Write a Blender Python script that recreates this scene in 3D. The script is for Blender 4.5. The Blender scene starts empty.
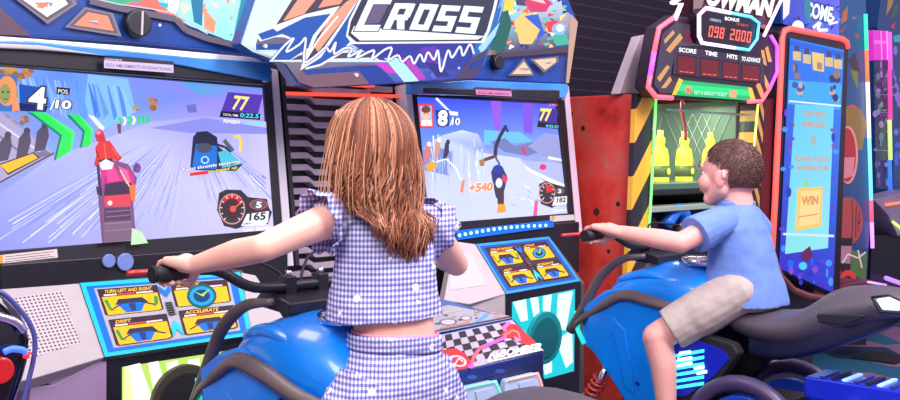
import bpy, bmesh, math, random
from mathutils import Vector, Matrix
random.seed(7)
SC = bpy.context.scene
COL = SC.collection
# ------------------------------------------------------------------ camera
FPX, HORIZON, YAW, EYE = 1000.0, 160.3, 0.80, 1.4
PITCH = math.atan((200 - HORIZON) / FPX)
cd = bpy.data.cameras.new('camera'); cam = bpy.data.objects.new('camera', cd); COL.objects.link(cam)
cd.sensor_width = 36; cd.lens = 36 * FPX / 900; cd.clip_start = .02
cam.location = (0, 0, EYE); cam.rotation_euler = (math.pi / 2 - PITCH, 0, -YAW)
SC.camera = cam
# ------------------------------------------------------------------ world, lamps, exposure
w = bpy.data.worlds.new('arcade'); SC.world = w; w.use_nodes = True
bgn = w.node_tree.nodes['Background']; bgn.inputs[0].default_value = (.74, .66, .92, 1); bgn.inputs[1].default_value = .60
def area(loc, target, size, energy, color, sy=None):
    l = bpy.data.lights.new('overhead_area_lamp', 'AREA'); l.energy = energy; l.color = color; l.size = size
    if sy: l.shape = 'RECTANGLE'; l.size_y = sy
    o = bpy.data.objects.new('overhead_area_lamp', l); COL.objects.link(o); o.location = loc
    o.rotation_euler = (Vector(target) - Vector(loc)).to_track_quat('-Z', 'Y').to_euler(); return o
area((-.4, .9, 3.1), (1.5, 2.0, 1.1), 1.2, 66, (1, .93, .95))
area((2.4, -.2, 3.3), (2.9, 2.0, 1.0), 1.6, 72, (.86, .88, 1))
area((4.6, .6, 3.5), (4.4, 2.5, 1.4), 1.6, 60, (1, .8, .95))
area((1.2, 3.0, 3.2), (1.5, 1.7, 1.3), .9, 26, (1, .85, .95))
area((2.2, .5, 3.2), (3.9, 2.9, 1.1), .9, 38, (1, .86, .9))  # added lamp without a known fitting, brightens the red side panel
SC.view_settings.view_transform = 'Standard'; SC.view_settings.look = 'None'
SC.view_settings.exposure = 0.12; SC.view_settings.gamma = 1; SC.view_settings.use_curve_mapping = False
# ------------------------------------------------------------------ helpers
def lin(c):
    c = c / 255
    return c / 12.92 if c <= .04045 else ((c + .055) / 1.055) ** 2.4
def L(rgb): return (lin(rgb[0]), lin(rgb[1]), lin(rgb[2]), 1)
def nt(name):
    m = bpy.data.materials.new(name); m.use_nodes = True
    return m, m.node_tree.nodes, m.node_tree.links, m.node_tree.nodes['Principled BSDF']
def mat(name, rgb, rough=.5, metal=0, emit=0, coat=0, spec=.5, var=0, vscale=20, bump=0, bscale=60):
    m, N, K, b = nt(name)
    b.inputs['Base Color'].default_value = L(rgb); b.inputs['Roughness'].default_value = rough
    b.inputs['Metallic'].default_value = metal; b.inputs['Coat Weight'].default_value = coat
    b.inputs['Coat Roughness'].default_value = .08; b.inputs['Specular IOR Level'].default_value = spec
    if emit:
        b.inputs['Emission Color'].default_value = L(rgb); b.inputs['Emission Strength'].default_value = emit
    tc = N.new('ShaderNodeTexCoord')
    n = N.new('ShaderNodeTexNoise'); n.inputs['Scale'].default_value = vscale; K.new(tc.outputs['Object'], n.inputs['Vector'])
    if var:
        r = N.new('ShaderNodeMixRGB'); r.blend_type = 'MULTIPLY'; r.inputs[0].default_value = 1
        r.inputs[1].default_value = L(rgb)
        cr = N.new('ShaderNodeValToRGB'); cr.color_ramp.elements[0].color = (1 - var,) * 3 + (1,); cr.color_ramp.elements[1].color = (1 + var * .5,) * 3 + (1,)
        cr.color_ramp.elements[0].position = .3; cr.color_ramp.elements[1].position = .7
        K.new(n.outputs['Fac'], cr.inputs[0]); K.new(cr.outputs[0], r.inputs[2]); K.new(r.outputs[0], b.inputs['Base Color'])
    if bump:
        bn = N.new('ShaderNodeTexNoise'); bn.inputs['Scale'].default_value = bscale; K.new(tc.outputs['Object'], bn.inputs['Vector'])
        bp = N.new('ShaderNodeBump'); bp.inputs['Strength'].default_value = bump; bp.inputs['Distance'].default_value = .01
        K.new(bn.outputs['Fac'], bp.inputs['Height']); K.new(bp.outputs[0], b.inputs['Normal'])
    return m
def artmat(name, emit, rough=.35, base=1.0):
    m, N, K, b = nt(name)
    a = N.new('ShaderNodeVertexColor'); a.layer_name = 'Col'
    b.inputs['Roughness'].default_value = rough
    if emit:
        K.new(a.outputs[0], b.inputs['Emission Color']); b.inputs['Emission Strength'].default_value = emit
        b.inputs['Base Color'].default_value = (.01, .01, .012, 1); b.inputs['Specular IOR Level'].default_value = .3
    else: K.new(a.outputs[0], b.inputs['Base Color'])
    return m
def mesh_obj(name, verts, faces, m=None, parent=None, smooth=False, uvs=None):
    me = bpy.data.meshes.new(name); me.from_pydata([tuple(v) for v in verts], [], faces); me.update()
    if m: me.materials.append(m)
    if smooth:
        for p in me.polygons: p.use_smooth = True
    if uvs:
        l = me.uv_layers.new(name='UVMap')
        for p in me.polygons:
            for k, li in zip(p.vertices, p.loop_indices): l.data[li].uv = uvs[k]
    o = bpy.data.objects.new(name, me); COL.objects.link(o)
    if parent: attach(o, parent)
    return o
def attach(o, parent):
    # keeps the child where it was built (world coordinates) while parenting
    o.data.transform(world_of(parent).inverted()); o.parent = parent
def world_of(o):
    M = Matrix.LocRotScale(o.location, o.rotation_euler, o.scale)
    if o.parent: M = world_of(o.parent) @ M
    return M
def thing(name, label, cat, loc=(0, 0, 0), group=None):
    o = bpy.data.objects.new(name, None); COL.objects.link(o); o.location = loc; o.empty_display_size = .1
    tag(o, label, cat, group); return o
def tag(o, label, cat, group=None, kind=None):
    if label: o['label'] = label
    if cat: o['category'] = cat
    if group: o['group'] = group
    if kind: o['kind'] = kind
    return o
def bevel(o, wdt=.005, seg=2, ang=40):
    md = o.modifiers.new('bevel', 'BEVEL'); md.width = wdt; md.segments = seg; md.limit_method = 'ANGLE'; md.angle_limit = math.radians(ang)
    for p in o.data.polygons: p.use_smooth = True
    try: md.harden_normals = True
    except Exception: pass
    return o
# planes of the real place; at() puts a corner read off the photograph on one of them
FW = (math.sin(YAW), math.cos(YAW)); RT = (math.cos(YAW), -math.sin(YAW))
def at(x, y, pl):
    a = (x - 450) / FPX; b = (200 - y) / FPX
    fw = math.cos(PITCH) + b * math.sin(PITCH); up = b * math.cos(PITCH) - math.sin(PITCH)
    d = Vector((a * RT[0] + fw * FW[0], a * RT[1] + fw * FW[1], up)); o = Vector((0, 0, EYE))
    p, n = pl
    return o + d * ((p - o).dot(n) / d.dot(n))
def PL(p, n): return (Vector(p), Vector(n).normalized())
def YP(y, lean=0, z=0): return PL((0, y, z), (0, -1, -lean))     # faces the players
def XP(x): return PL((x, 0, 0), (-1, 0, 0))                      # faces left
def ZP(z): return PL((0, 0, z), (0, 0, 1))
def off(pl, d): return (pl[0] + pl[1] * d, pl[1])
def slab(name, pts, pl, th, m, parent=None, bev=0, direction=None):
    f = [at(x, y, pl) for x, y in pts]
    d = (Vector(direction).normalized() if direction else -pl[1]) * th
    return prism(name, f, d, m, parent, bev)
def prism(name, f, d, m, parent=None, bev=0):
    f = [Vector(v) for v in f]; d = Vector(d); n = len(f)
    bm = bmesh.new()
    a = [bm.verts.new(v) for v in f]; b = [bm.verts.new(v + d) for v in f]
    bm.faces.new(a); bm.faces.new(b[::-1])
    for i in range(n): bm.faces.new((a[i], b[i], b[(i + 1) % n], a[(i + 1) % n]))
    bmesh.ops.recalc_face_normals(bm, faces=bm.faces[:])
    me = bpy.data.meshes.new(name); bm.to_mesh(me); bm.free(); me.materials.append(m)
    o = bpy.data.objects.new(name, me); COL.objects.link(o)
    if parent: attach(o, parent)
    if bev: bevel(o, bev)
    return o
def box(name, lo, hi, m, parent=None, bev=0):
    x0, y0, z0 = lo; x1, y1, z1 = hi
    return prism(name, [(x0, y0, z0), (x1, y0, z0), (x1, y0, z1), (x0, y0, z1)], (0, y1 - y0, 0), m, parent, bev)
def smooth_path(pts, n=6):
    pts = [Vector(p) for p in pts]
    if len(pts) < 3: return pts
    out = []
    P = [pts[0] * 2 - pts[1]] + pts + [pts[-1] * 2 - pts[-2]]
    for i in range(1, len(P) - 2):
        for k in range(n):
            t = k / n; a, b, c, d = P[i - 1:i + 3]
            out.append(.5 * ((2 * b) + (c - a) * t + (2 * a - 5 * b + 4 * c - d) * t * t + (3 * b - a - 3 * c + d) * t ** 3))
    out.append(pts[-1]); return out
def tube_geo(pts, r, seg=10, flat=1.0):
    pts = [Vector(p) for p in pts]; n = len(pts)
    if not isinstance(r, (list, tuple)): r = [r] * n
    elif len(r) != n: r = [r[0] + (r[-1] - r[0]) * 0 if len(r) == 1 else r[min(len(r) - 1, int(i / (n - 1) * (len(r) - 1)))] * (1 - ((i / (n - 1) * (len(r) - 1)) % 1)) + r[min(len(r) - 1, int(i / (n - 1) * (len(r) - 1)) + 1)] * ((i / (n - 1) * (len(r) - 1)) % 1) for i in range(n)]
    V = []; F = []
    t0 = (pts[1] - pts[0]).normalized(); u = t0.orthogonal().normalized()
    for i in range(n):
        t = (pts[min(i + 1, n - 1)] - pts[max(i - 1, 0)])
        t = t.normalized() if t.length > 1e-9 else t0
        u = (u - t * u.dot(t)); u = u.normalized() if u.length > 1e-6 else t.orthogonal().normalized()
        v = t.cross(u)
        for k in range(seg):
            a = 2 * math.pi * k / seg
            V.append(pts[i] + (u * math.cos(a) + v * math.sin(a) * flat) * r[i])
    for i in range(n - 1):
        for k in range(seg):
            F.append((i * seg + k, i * seg + (k + 1) % seg, (i + 1) * seg + (k + 1) % seg, (i + 1) * seg + k))
    F.append(tuple(range(seg))[::-1]); F.append(tuple((n - 1) * seg + k for k in range(seg)))
    return V, F
def tube(name, pts, r, m, parent=None, seg=10, sm=0, flat=1.0):
    if sm: pts = smooth_path(pts, sm)
    V, F = tube_geo(pts, r, seg, flat)
    return mesh_obj(name, V, F, m, parent, smooth=True)
def tubes(name, paths, r, m, parent=None, seg=8, sm=0):
    V = []; F = []
    for p in paths:
        if sm: p = smooth_path(p, sm)
        v, f = tube_geo(p, r, seg); o = len(V); V += v; F += [tuple(i + o for i in q) for q in f]
    return mesh_obj(name, V, F, m, parent, smooth=True)
def ring(c, rx, ry, rz=0, n=24, e=2.0, ax=None):
    # superellipse ring; ax=(u,v) axes
    u, v = ax if ax else (Vector((1, 0, 0)), Vector((0, 1, 0)))
    c = Vector(c); out = []
    for k in range(n):
        a = 2 * math.pi * k / n; ca, sa = math.cos(a), math.sin(a)
        x = abs(ca) ** (2 / e) * (1 if ca >= 0 else -1) * rx; y = abs(sa) ** (2 / e) * (1 if sa >= 0 else -1) * ry
        out.append(c + u * (x * math.cos(rz) - y * math.sin(rz)) + v * (x * math.sin(rz) + y * math.cos(rz)))
    return out
def loft(name, rings, m, parent=None, cap=(True, True), sub=0, thick=0, uvscale=True):
    n = len(rings[0]); V = [v for r in rings for v in r]; me = bpy.data.meshes.new(name)
    F = []; UV = []
    for i in range(len(rings) - 1):
        for k in range(n):
            F.append((i * n + k, i * n + (k + 1) % n, (i + 1) * n + (k + 1) % n, (i + 1) * n + k))
    quads = len(F)
    if cap[0]: F.append(tuple(range(n))[::-1])
    if cap[1]: F.append(tuple((len(rings) - 1) * n + k for k in range(n)))
    me.from_pydata([tuple(v) for v in V], [], F); me.update(); me.materials.append(m)
    uv = me.uv_layers.new(name='UVMap')
    mid = rings[len(rings) // 2]; us = [0]
    for k in range(n): us.append(us[-1] + (mid[(k + 1) % n] - mid[k]).length)
    vs = [0]
    for i in range(len(rings) - 1): vs.append(vs[-1] + sum((rings[i + 1][k] - rings[i][k]).length for k in range(n)) / n)
    li = 0
    for i in range(len(rings) - 1):
        for k in range(n):
            for (a, b) in ((k, i), (k + 1, i), (k + 1, i + 1), (k, i + 1)):
                uv.data[li].uv = (us[a], vs[b]); li += 1
    for p in me.polygons: p.use_smooth = True
    o = bpy.data.objects.new(name, me); COL.objects.link(o)
    if thick:
        md = o.modifiers.new('s', 'SOLIDIFY'); md.thickness = thick; md.offset = 0
    if sub:
        md = o.modifiers.new('sub', 'SUBSURF'); md.levels = sub; md.render_levels = sub
    if parent: attach(o, parent)
    return o
def disc(name, c, n, r, th, m, parent=None, seg=28, bev=0, ell=1.0):
    n = Vector(n).normalized(); q = n.to_track_quat('Z', 'Y'); c = Vector(c)
    f = [c + q @ Vector((r * math.cos(2 * math.pi * k / seg), r * ell * math.sin(2 * math.pi * k / seg), 0)) for k in range(seg)]
    return prism(name, f, -n * th, m, parent, bev)
def copy_thing(root, dx, label):
    r = root.copy(); COL.objects.link(r); r.location = r.location + Vector((dx, 0, 0)); r['label'] = label
    def rec(a, b):
        for ch in a.children:
            c = ch.copy(); COL.objects.link(c); c.parent = b; rec(ch, c)
    rec(root, r); return r
# printed or lit graphics lying on a plane
_glyph = {}
def glyphs(s, bold):
    k = (s, bold)
    if k not in _glyph:
        c = bpy.data.curves.new('t', 'FONT'); c.body = s; c.size = 1; c.offset = bold; c.resolution_u = 3
        o = bpy.data.objects.new('t', c); COL.objects.link(o)
        bpy.context.view_layer.update()
        me = o.evaluated_get(bpy.context.evaluated_depsgraph_get()).to_mesh()
        _glyph[k] = ([(v.co.x, v.co.y) for v in me.vertices], [tuple(p.vertices) for p in me.polygons])
        o.evaluated_get(bpy.context.evaluated_depsgraph_get()).to_mesh_clear()
        bpy.data.objects.remove(o); bpy.data.curves.remove(c)
    return _glyph[k]
SEG = {'0': 'abcdef', '1': 'bc', '2': 'abged', '3': 'abgcd', '4': 'fgbc', '5': 'afgcd', '6': 'afgedc', '7': 'abc', '8': 'abcdefg', '9': 'abcdfg', '-': 'g', '_': 'd'}
class Art:
    def __init__(s, pl, step=.00008): s.pl = pl; s.V = []; s.F = []; s.C = []; s.k = 1; s.step = step
    def _add(s, pts3, faces, cols):
        o = len(s.V); s.V += pts3; s.F += [tuple(i + o for i in f) for f in faces]; s.C += cols
    def poly(s, pts, col):
        pl = off(s.pl, s.k * s.step); s.k += 1
        p3 = [at(x, y, pl) for x, y in pts]
        cols = col if isinstance(col, list) else [col] * len(pts)
        s._add(p3, [tuple(range(len(pts)))], [[L(c) for c in cols]]); return s
    def many(s, polys, col):
        pl = off(s.pl, s.k * s.step); s.k += 1
        for pts in polys: s._add([at(x, y, pl) for x, y in pts], [tuple(range(len(pts)))], [[L(col)] * len(pts)])
        return s
    def quad(s, x0, y0, x1, y1, col, sl=0, dy=0):   # slanted by dy across the width, by sl across the height
        return s.poly([(x0 + sl, y0), (x1 + sl, y0 + dy), (x1, y1 + dy), (x0, y1)], col)
    def line(s, pts, wd, col):
        P = []
        for (a, b), (c, d) in zip(pts, pts[1:]):
            l = math.hypot(c - a, d - b) or 1; nx, ny = -(d - b) / l * wd / 2, (c - a) / l * wd / 2
            P.append([(a + nx, b + ny), (c + nx, d + ny), (c - nx, d - ny), (a - nx, b - ny)])
        return s.many(P, col)
    def ell(s, cx, cy, rx, ry, col, a0=0, a1=360, n=26, rot=0):
        P = []
        for i in range(n if a1 - a0 >= 360 else n + 1):
            a = math.radians(a0 + (a1 - a0) * i / n); x, y = rx * math.cos(a), ry * math.sin(a)
            P.append((cx + x * math.cos(rot) - y * math.sin(rot), cy + x * math.sin(rot) + y * math.cos(rot)))
        return s.poly(P, col)
    def text(s, t, x0, y0, x1, y1, h, col, sl=0, bold=.02, out=None, ow=.06):
        if out: s.text(t, x0, y0, x1, y1, h, out, sl, bold + ow)
        v, f = glyphs(t, bold); pl = off(s.pl, s.k * s.step); s.k += 1
        v0, _ = glyphs(t, .0)
        ax, bx = min(p[0] for p in v0), max(p[0] for p in v0); ay, by = min(p[1] for p in v0), max(p[1] for p in v0)
        if t.isupper() or t[0].isdigit(): pass
        P = []
        for x, y in v:
            u = (x - ax) / (bx - ax); w_ = (y - ay) / (by - ay)
            P.append(at(x0 + (x1 - x0) * u + sl * w_, y0 + (y1 - y0) * u - h * w_, pl))
        s._add(P, f, [[L(col)] * len(q) for q in f]); return s
    def digits(s, t, x0, y0, x1, y1, h, col, sl=2, th=.16):
        n = len(t); cw = 1 / n; Q = []
        def M(u, v): return (x0 + (x1 - x0) * u + sl * v, y0 + (y1 - y0) * u - h * v)
        for i, ch in enumerate(t):
            if ch == ' ': continue
            a, b = i * cw + cw * .1, (i + 1) * cw - cw * .14; tw = cw * th; g = {'a': (a, 1 - th * .6, b, 1), 'd': (a, 0, b, th * .6), 'g': (a, .5 - th * .3, b, .5 + th * .3), 'f': (a, .52, a + tw, .98), 'e': (a, .02, a + tw, .48), 'b': (b - tw, .52, b, .98), 'c': (b - tw, .02, b, .48)}
            for sg in SEG[ch]:
                p, q, r, t_ = g[sg]; Q.append([M(p, q), M(r, q), M(r, t_), M(p, t_)])
        return s.many(Q, col)
    def letter(s, ch, x0, y0, x1, y1, h, sl, th, col, grow=0):
        w_ = x1 - x0
        def M(u, v): return (x0 + w_ * u + sl * v, y0 + (y1 - y0) * u - h * v)
        t, tv, g, gv = th, th * .62, grow / w_, grow / h
        G = {'C': [(0, 0, t, 1), (0, 1 - tv, 1, 1), (0, 0, 1, tv)], 'O': [(0, 0, t, 1), (1 - t, 0, 1, 1), (0, 1 - tv, 1, 1), (0, 0, 1, tv)], 'S': [(0, 1 - tv, 1, 1), (0, .5 - tv * .5, 1, .5 + tv * .5), (0, 0, 1, tv), (0, .5, t, 1), (1 - t, 0, 1, .5)],
             'R': [(0, 0, t, 1), (0, 1 - tv, .95, 1), (0, .46 - tv * .5, .95, .46 + tv * .5), (1 - t, .46, 1, .97)]}[ch]
        Q = [[M(a - g, b - gv), M(c + g, b - gv), M(c + g, d + gv), M(a - g, d + gv)] for a, b, c, d in G]
        if ch == 'R': Q.append([M(.40 - g, .46), M(.40 + t + g, .5), M(1.02 + g, 0 - gv), M(1.0 - t - g, 0 - gv)])
        return s.many(Q, col)
    def build(s, name, m, parent):
        o = mesh_obj(name, s.V, s.F, m, parent)
        ca = o.data.color_attributes.new('Col', 'FLOAT_COLOR', 'CORNER'); i = 0
        for cl in s.C:
            for c in cl: ca.data[i].color = c; i += 1
        return o
def rnd(a, b): return random.uniform(a, b)
# ------------------------------------------------------------------ materials
BLACK = mat('black_plastic', (32, 29, 36), .38, var=.2)
MATT = mat('matt_black', (24, 22, 28), .7, var=.2)
DGREY = mat('dark_grey_plastic', (88, 80, 84), .42, var=.12)
TRIMG = mat('brown_grey_trim', (104, 90, 88), .4, var=.1)
GREY = mat('light_grey_paint', (190, 180, 178), .5, var=.04)
SILVER = mat('brushed_silver', (214, 206, 212), .3, .15)
CHROME = mat('chrome', (230, 228, 235), .12, 1)
BLUE = mat('glossy_blue_paint', (10, 142, 250), .34, coat=.5, var=.05)
DBLUE = mat('deep_blue_paint', (14, 62, 140), .3, coat=.4, var=.15)
LBLUE = mat('light_blue_paint', (60, 138, 214), .22, coat=.6, var=.25, vscale=6)
WHITE = mat('white_plastic', (236, 234, 240), .35)
RED = mat('red_plastic', (205, 44, 40), .35)
ARTE = artmat('lit_picture', 1.12)
ARTH = artmat('backlit_sign', 1.25)
ARTD = artmat('printed_sheet', 0, .3)
# ------------------------------------------------------------------ setting
def carpet():
    m, N, K, b = nt('carpet'); tc = N.new('ShaderNodeTexCoord')
    v = N.new('ShaderNodeTexVoronoi'); v.inputs['Scale'].default_value = 1.6; K.new(tc.outputs['Object'], v.inputs['Vector'])
    r = N.new('ShaderNodeValToRGB'); r.color_ramp.interpolation = 'CONSTANT'
    e = r.color_ramp.elements; e[0].color = L((168, 124, 160)); e[0].position = 0; e[1].color = L((30, 116, 150)); e[1].position = .62
    x = e.new(.5); x.color = L((30, 60, 96))
    sx = N.new('ShaderNodeSeparateColor'); K.new(v.outputs['Color'], sx.inputs[0]); K.new(sx.outputs[0], r.inputs[0])
    n = N.new('ShaderNodeTexNoise'); n.inputs['Scale'].default_value = 90; K.new(tc.outputs['Object'], n.inputs['Vector'])
    mx = N.new('ShaderNodeMixRGB'); mx.blend_type = 'MULTIPLY'; mx.inputs[0].default_value = .5
    K.new(r.outputs[0], mx.inputs[1]); K.new(n.outputs['Fac'], mx.inputs[2]); K.new(mx.outputs[0], b.inputs['Base Color'])
    b.inputs['Roughness'].default_value = .9; return m
def planks():
    m, N, K, b = nt('dark_slat_wall'); tc = N.new('ShaderNodeTexCoord')
    sx = N.new('ShaderNodeSeparateXYZ'); K.new(tc.outputs['Object'], sx.inputs[0])
    mo = N.new('ShaderNodeMath'); mo.operation = 'FRACT'; mu = N.new('ShaderNodeMath'); mu.operation = 'MULTIPLY'; mu.inputs[1].default_value = 11
    K.new(sx.outputs[2], mu.inputs[0]); K.new(mu.outputs[0], mo.inputs[0])
    r = N.new('ShaderNodeValToRGB'); e = r.color_ramp.elements; e[0].color = L((92, 76, 100)); e[1].color = L((46, 34, 52)); e[1].position = .16
    K.new(mo.outputs[0], r.inputs[0]); K.new(r.outputs[0], b.inputs['Base Color'])
    bp = N.new('ShaderNodeBump'); bp.inputs['Strength'].default_value = .5; bp.inputs['Distance'].default_value = .02
    K.new(mo.outputs[0], bp.inputs['Height']); K.new(bp.outputs[0], b.inputs['Normal'])
    b.inputs['Roughness'].default_value = .55; return m
tag(box('floor', (-6, -5, -.1), (22, 9, 0), carpet()), None, None, kind='structure')
tag(box('wall_back', (-6, 5.2, 0), (22, 5.4, 5), planks()), None, None, kind='structure')
vent = box('floor_hatch', (7.0, 2.55, .001), (7.35, 2.85, .012), MATT); tag(vent, 'black rectangular hatch in the carpet behind the blue bike tail', 'hatch')
# ------------------------------------------------------------------ racing cabinets
TILT = .123
SCR = PL((0, 2.774, 1.408), (0, -math.cos(TILT), math.sin(TILT)))
CON = PL((0, 2.48, .893), (0, -1, 1))        # 45 degree instruction desk
RIDGE = [(1.537, 'first'), (3.144, 'second')]
def grille_mat(name, base, hole, p=.011, r=.3):
    m, N, K, b = nt(name); tc = N.new('ShaderNodeTexCoord')
    mp = N.new('ShaderNodeMapping'); mp.inputs['Scale'].default_value = (1 / p, 1 / p, 1 / p); K.new(tc.outputs['UV'], mp.inputs[0])
    fr = N.new('ShaderNodeVectorMath'); fr.operation = 'FRACTION'; K.new(mp.outputs[0], fr.inputs[0])
    sb = N.new('ShaderNodeVectorMath'); sb.operation = 'SUBTRACT'; sb.inputs[1].default_value = (.5, .5, 0); K.new(fr.outputs[0], sb.inputs[0])
    ln = N.new('ShaderNodeVectorMath'); ln.operation = 'LENGTH'; K.new(sb.outputs[0], ln.inputs[0])
    lt = N.new('ShaderNodeMath'); lt.operation = 'LESS_THAN'; lt.inputs[1].default_value = r; K.new(ln.outputs['Value'], lt.inputs[0])
    mx = N.new('ShaderNodeMixRGB'); mx.inputs[1].default_value = L(base); mx.inputs[2].default_value = L(hole)
    K.new(lt.outputs[0], mx.inputs[0]); K.new(mx.outputs[0], b.inputs['Base Color']); b.inputs['Roughness'].default_value = .5
    return m
PERF = grille_mat('perforated_grey', (206, 194, 194), (92, 76, 74))
PERFD = grille_mat('perforated_black', (64, 62, 46), (8, 8, 8), .012, .36)
def flat_uv(name, pts, pl, m, parent, lift=.001):
    p = off(pl, lift); f = [at(x, y, p) for x, y in pts]
    o = f[0]; u = (f[1] - f[0]).normalized(); v = pl[1].cross(u)
    return mesh_obj(name, f, [tuple(range(len(f)))], m, parent, uvs=[((q - o).dot(u) + (q - o).dot(v) * .0, (q - o).dot(v)) for q in f])

def cabinet(i, Xc, label, bz, screen_art, cons):
    t = thing('racing_cabinet', label, 'arcade machine', (Xc, 2.9, 0), 'snow bike racing cabinets')
    box('housing', (Xc - .5, 2.86, 0), (Xc + .5, 3.5, 2.05), BLACK, t, .01)
    box('lower_cover', (Xc - .47, 2.70, .9), (Xc + .47, 2.86, 1.125), BLACK, t, .006)
    S = off(SCR, .018)
    for nm, pts, m, th in bz: slab(nm, pts, S if nm != 'edge_trim' else off(SCR, .022), th, m, t, .002)
    sc = screen_art(t)
    # console
    X0, X1 = cons['x']
    prism('console_body', [(X0, 2.485, 0), (X0, 2.485, .89), (X0, 2.65, 1.055), (X0, 2.78, 1.055), (X0, 2.78, 0)], (X1 - X0, 0, 0), DGREY, t)
    return t
# ---- screen one
def screen_one(t):
    q = [(-3.5, 64.7), (265.5, 84), (276, 230.5), (-3.5, 252.5)]
    scr = slab('screen', q, off(SCR, .004), .02, BLACK, t)
    a = Art(off(SCR, .005))
    a.poly(q, [(118, 150, 232), (150, 128, 240), (206, 196, 245), (150, 150, 232)])
    a.poly([(60, 70), (266, 84), (268, 122), (150, 124), (120, 110)], [(112, 150, 244), (150, 122, 236), (168, 150, 240), (150, 160, 245), (110, 150, 240)])
    a.poly([(175, 77), (266, 84), (266.5, 98), (200, 96)], [(70, 160, 214), (90, 140, 225), (150, 130, 240), (100, 160, 220)])
    a.poly([(-3.5, 66), (62, 69), (90, 82), (118, 122), (60, 160), (-3, 150)], [(132, 168, 232), (98, 142, 236), (96, 156, 246), (120, 168, 248), (150, 172, 240), (140, 150, 225)])
    a.poly([(88, 74), (128, 79), (136, 112), (100, 132), (84, 110)], (132, 186, 250))
    for k in range(34):
        x = rnd(10, 122); y = 74 + x * .1; a.poly([(x, y), (x + rnd(1, 3), y + 1), (x + rnd(8, 14), y + rnd(24, 42)), (x + 7, y + 36)], random.choice([(150, 194, 250), (74, 124, 226), (100, 154, 244), (84, 140, 236), (128, 176, 248)]))
    for cx, cy, s_ in ((152, 104, 6.5), (136, 108, 3.6), (5, 72, 9), (18, 74, 8), (28, 72, 6), (3, 122, 7), (12, 126, 6), (24, 120, 5)):
        for j in range(7): a.ell(cx + rnd(-s_, s_) * .6, cy + rnd(-s_, s_) * .7, s_ * .5, s_ * .45, random.choice([(178, 128, 92), (146, 104, 84), (196, 148, 84)]))
    # snow ground
    a.poly([(-3, 252), (-3, 196), (50, 158), (118, 134), (150, 122), (205, 116), (268, 122), (276, 230)], [(140, 146, 232), (150, 160, 238), (176, 182, 245), (186, 186, 245), (170, 176, 240), (160, 160, 235), (196, 190, 242), (214, 206, 248)])
    a.poly([(150, 128), (205, 118), (268, 128), (268, 134), (190, 133)], (138, 140, 226))
    for k in range(420):
        ang = rnd(-.05, 1.35); d0 = rnd(.15, .7); d1 = d0 + rnd(.1, .4)
        ex, ey = -60 + ang * 330, 262
        ox, oy = 190, 118
        def q2(d, wd): return (ox + (ex - ox) * d, oy + (ey - oy) * d + wd)
        pts = [q2(d0, 0), q2(d1, -rnd(.3, 1.3)), q2(d1, rnd(.4, 1.2))]
        if all(-3 < p[0] < 274 and p[1] < 252 - .085 * p[0] for p in pts): a.poly(pts, random.choice([(206, 206, 250), (140, 152, 236), (186, 194, 250), (150, 156, 238), (226, 222, 252), (128, 144, 232)]))
    # barrier board with three dark birds and yellow arrow
    a.poly([(-3, 110), (50, 150), (54, 156), (0, 184), (-3, 180)], (168, 160, 200))
    a.line([(-3, 122), (40, 152)], 2, (214, 210, 236)); a.line([(-3, 134), (20, 152)], 2, (120, 110, 150)); a.line([(-3, 184), (54, 153)], 1.6, (66, 58, 84))
    for cx, cy in ((5, 146), (24, 142), (42, 136)):
        a.poly([(cx - 8, cy + 16), (cx - 5, cy - 4), (cx, cy - 10), (cx + 6, cy - 8), (cx + 7, cy), (cx + 3, cy + 14)], (78, 66, 92)); a.ell(cx + 3, cy - 11, 3.4, 3.6, (66, 56, 80))
    a.poly([(-1, 164), (34, 152), (40, 158), (8, 175)], (40, 32, 60)); a.poly([(0, 165), (33, 153.5), (38, 158), (8, 173)], (252, 186, 24)); a.poly([(34, 153), (46, 150), (52, 154), (40, 158)], (120, 110, 150))
    # green chevrons
    for pts in ([(30, 111), (46, 113), (75, 132), (71, 151), (56, 160), (62, 135)], [(69, 114), (79, 115), (93, 129), (91, 145), (82, 147), (85, 131)]):
        a.poly([(x - 2.5, y + 1) for x, y in pts], (22, 120, 120)); a.poly(pts, (34, 226, 84)); a.poly([(pts[1][0], pts[1][1]), pts[2], pts[3], ((pts[2][0] * 2 + pts[5][0]) / 3, pts[2][1] + 2)], (70, 245, 110))
    a.poly([(88, 115), (94, 116), (105, 128), (102, 131)], (236, 236, 248))
    for k in range(7):
        x = 118 + k * 4.6; y = 117 - k * .4; a.poly([(x, y), (x + 2.4, y), (x + 4.2, y + 4), (x + 2.6, y + 8.5), (x, y + 9), (x + 1.6, y + 4)], (20, 214, 110) if k % 2 == 0 or k > 3 else (224, 240, 240))
    a.poly([(117, 124), (121, 124), (121, 134), (118, 133)], (120, 66, 84))
    a.poly([(186, 105), (196, 104), (197, 112), (188, 113)], (110, 116, 190))
    # rider on pink sled
    a.poly([(98, 196), (103, 162), (113, 160), (128, 164), (137, 178), (133, 200), (136, 240), (102, 243)], (128, 74, 124))
    a.poly([(100, 168), (112, 162), (120, 176), (128, 168), (134, 176), (134, 196), (104, 198)], (214, 44, 132)); a.poly([(104, 184), (130, 180), (134, 194), (104, 196)], (62, 40, 70))
    a.poly([(104, 196), (130, 194), (131, 206), (105, 207)], (226, 66, 84)); a.ell(110, 203, 2.4, 2.4, (250, 236, 240)); a.poly([(103, 208), (131, 206), (134, 240), (104, 243)], (126, 96, 124)); a.poly([(104, 208), (130, 207), (131, 220), (104, 222)], (92, 58, 92))
    a.poly([(97, 152), (94, 165), (98, 168), (102, 160)], (206, 40, 44)); a.poly([(112, 146), (122, 158), (118, 162), (110, 156)], (206, 40, 44))
    a.poly([(95, 148), (100, 140), (110, 141), (116, 150), (113, 163), (98, 163)], (222, 50, 44)); a.poly([(98, 160), (112, 158), (113, 166), (101, 167)], (40, 40, 60))
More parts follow.
